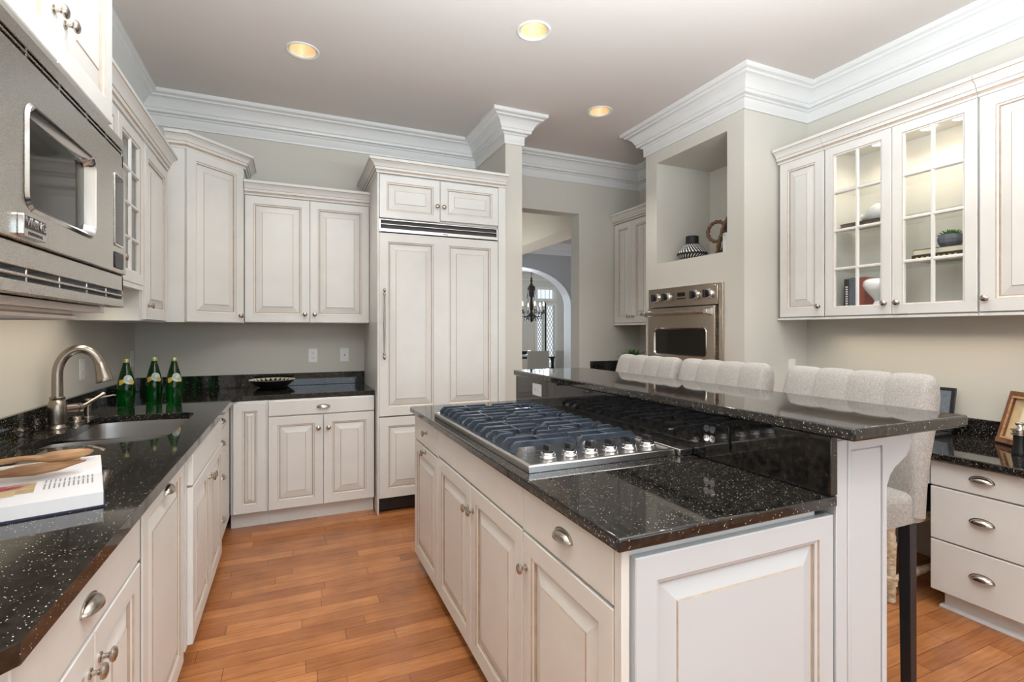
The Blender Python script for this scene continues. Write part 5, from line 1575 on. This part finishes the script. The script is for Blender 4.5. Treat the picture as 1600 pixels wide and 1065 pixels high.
# ------------------------------------------------------------------ dining room
t = thing('chandelier', 'dark crystal chandelier with lit candle bulbs in the dining room beyond', 'chandelier', (5.56, 11.45, 1.58))
MB().lathe([(0.0, 0.0), (0.02, 0.02), (0.045, 0.06), (0.03, 0.10), (0.06, 0.16), (0.09, 0.20), (0.05, 0.24), (0.03, 0.30), (0.055, 0.36), (0.06, 0.46), (0.03, 0.52), (0.025, 0.62), (0.065, 0.66), (0.075, 0.72), (0.07, 0.86), (0.085, 0.92), (0.04, 0.96), (0.02, 1.02), (0.035, 1.06), (0.02, 1.10), (0.03, 1.13), (0.008, 1.15), (0.008, 1.50), (0.06, 1.53), (0.065, ZC - 1.58 - 0.001), (0, ZC - 1.58 - 0.001)], seg=20).build('stem', 'bronze', t, smooth=40)
for i in range(6):
    a = 2 * pi * i / 6 + 0.35
    c, s = cos(a), sin(a)
    pts = [(r * c, r * s, z) for r, z in ((0.06, 0.22), (0.14, 0.14), (0.24, 0.16), (0.31, 0.26), (0.315, 0.30))]
    arm = MB().tube(pts, 0.011, 8)
    arm.lathe([(0.012, 0.29), (0.045, 0.305), (0.045, 0.312), (0.015, 0.32), (0.014, 0.325), (0, 0.325)], (0.315 * c, 0.315 * s, 0), seg=14)
    ar = arm.build('arm', 'bronze', t, smooth=50)
    MB().lathe([(0.013, 0.3255), (0.013, 0.42), (0, 0.42)], (0.315 * c, 0.315 * s, 0), seg=12).build('candle', 'cream', ar, smooth=40)
    MB().lathe([(0.008, 0.4205), (0.017, 0.45), (0.014, 0.48), (0.004, 0.52), (0, 0.525)], (0.315 * c, 0.315 * s, 0), seg=12).build('candle_bulb', 'flame', ar, smooth=50)
cr = MB()
def drop(x, y, z, r, h):
    cr.lathe([(0.0, 0.0), (r, h * 0.35), (r * 0.5, h * 0.8), (0.001, h)], (x, y, z - h), seg=6)
for i in range(6):
    a = 2 * pi * i / 6 + 0.35
    for k in range(5):
        b = a + 2 * pi * k / 5
        drop(0.315 * cos(a) + 0.042 * cos(b), 0.315 * sin(a) + 0.042 * sin(b), 0.305, 0.014, 0.09)
    for r, z in ((0.11, 0.15), (0.18, 0.13), (0.25, 0.17)):
        drop(r * cos(a), r * sin(a), z, 0.016, 0.10)
for i in range(14):
    a = 2 * pi * i / 14
    drop(0.10 * cos(a), 0.10 * sin(a), 0.20, 0.013, 0.10)
    drop(0.088 * cos(a), 0.088 * sin(a), 0.92, 0.012, 0.12)
    cr.tube([(0.085 * cos(a), 0.085 * sin(a), 0.80), (0.15 * cos(a), 0.15 * sin(a), 0.45), (0.26 * cos(a), 0.26 * sin(a), 0.25)], 0.005, 5)
o = cr.build('crystal_drops', 'crystal', t, smooth=30)
o['kind'] = 'stuff'

t = thing('dining_table', 'dark dining table under the chandelier in the far room', 'table', (5.15, 11.42, 0))
MB().prism(rrect(-0.55, 0.75, -0.75, 0.75, 0.06), 0.715, 0.755, 'z').build('tabletop', 'blackgl', t, bevel=0.004)
for sx, sy in ((-0.45, -0.65), (0.65, -0.65), (-0.45, 0.65), (0.65, 0.65)):
    MB().lathe([(0.03, 0), (0.045, 0.35), (0.035, 0.6), (0.05, 0.7145), (0, 0.7145)], (sx, sy, 0), seg=14).build('leg', 'black', t, smooth=40)
t = thing('oval_platter', 'silver oval bowl standing on the far dining table', 'bowl', (5.10, 11.2, 0.7555))
rings = []
for k, z in ((0.45, 0.0), (0.5, 0.01), (0.75, 0.06), (1.0, 0.13), (0.97, 0.133), (0.72, 0.07), (0.4, 0.02)):
    rings.append([(0.30 * k * cos(2 * pi * i / 36), 0.21 * k * sin(2 * pi * i / 36), z) for i in range(36)])
MB().loft(rings).build('bowl', 'silver', t, smooth=60)
def make_dchair():
    t = thing('dining_chair', '', 'chair', (0, 0, 0), 0, 'taupe upholstered dining chairs')
    MB().box(-0.25, 0.25, -0.03, 0.045, 0.46, 0.93).build('backrest', 'taupe', t, bevel=0.02)
    MB().box(-0.25, 0.25, 0.046, 0.50, 0.38, 0.48).build('seat', 'taupe', t, bevel=0.02)
    for sx, sy in ((-0.21, 0.0), (0.21, 0.0), (-0.21, 0.45), (0.21, 0.45)):
        MB().box(sx - 0.022, sx + 0.022, sy - 0.022 + 0.012, sy + 0.022 + 0.012, 0, 0.459 if sy == 0 else 0.379).build('leg', 'black', t, bevel=0.003)
    return t
dc = make_dchair()
for i, (x, y, rz, lb) in enumerate(((5.00, 9.95, -8, 'taupe upholstered dining chair seen from behind, beside the wing wall edge'), (5.68, 9.95, 4, 'taupe upholstered dining chair by the arch jamb, farther right'))):
    o = dc if i == 0 else copy_tree(dc)
    o.location, o.rotation_euler = (x, y, 0), (0, 0, radians(rz))
    o['label'] = lb
t = thing('folded_linen', 'white folded linen between the two far dining chairs on the dark table', 'linen', (5.20, 10.85, 0.7555))
MB().box(-0.14, 0.14, -0.1, 0.1, 0, 0.05).build('cloth', 'paper', t, bevel=0.012)
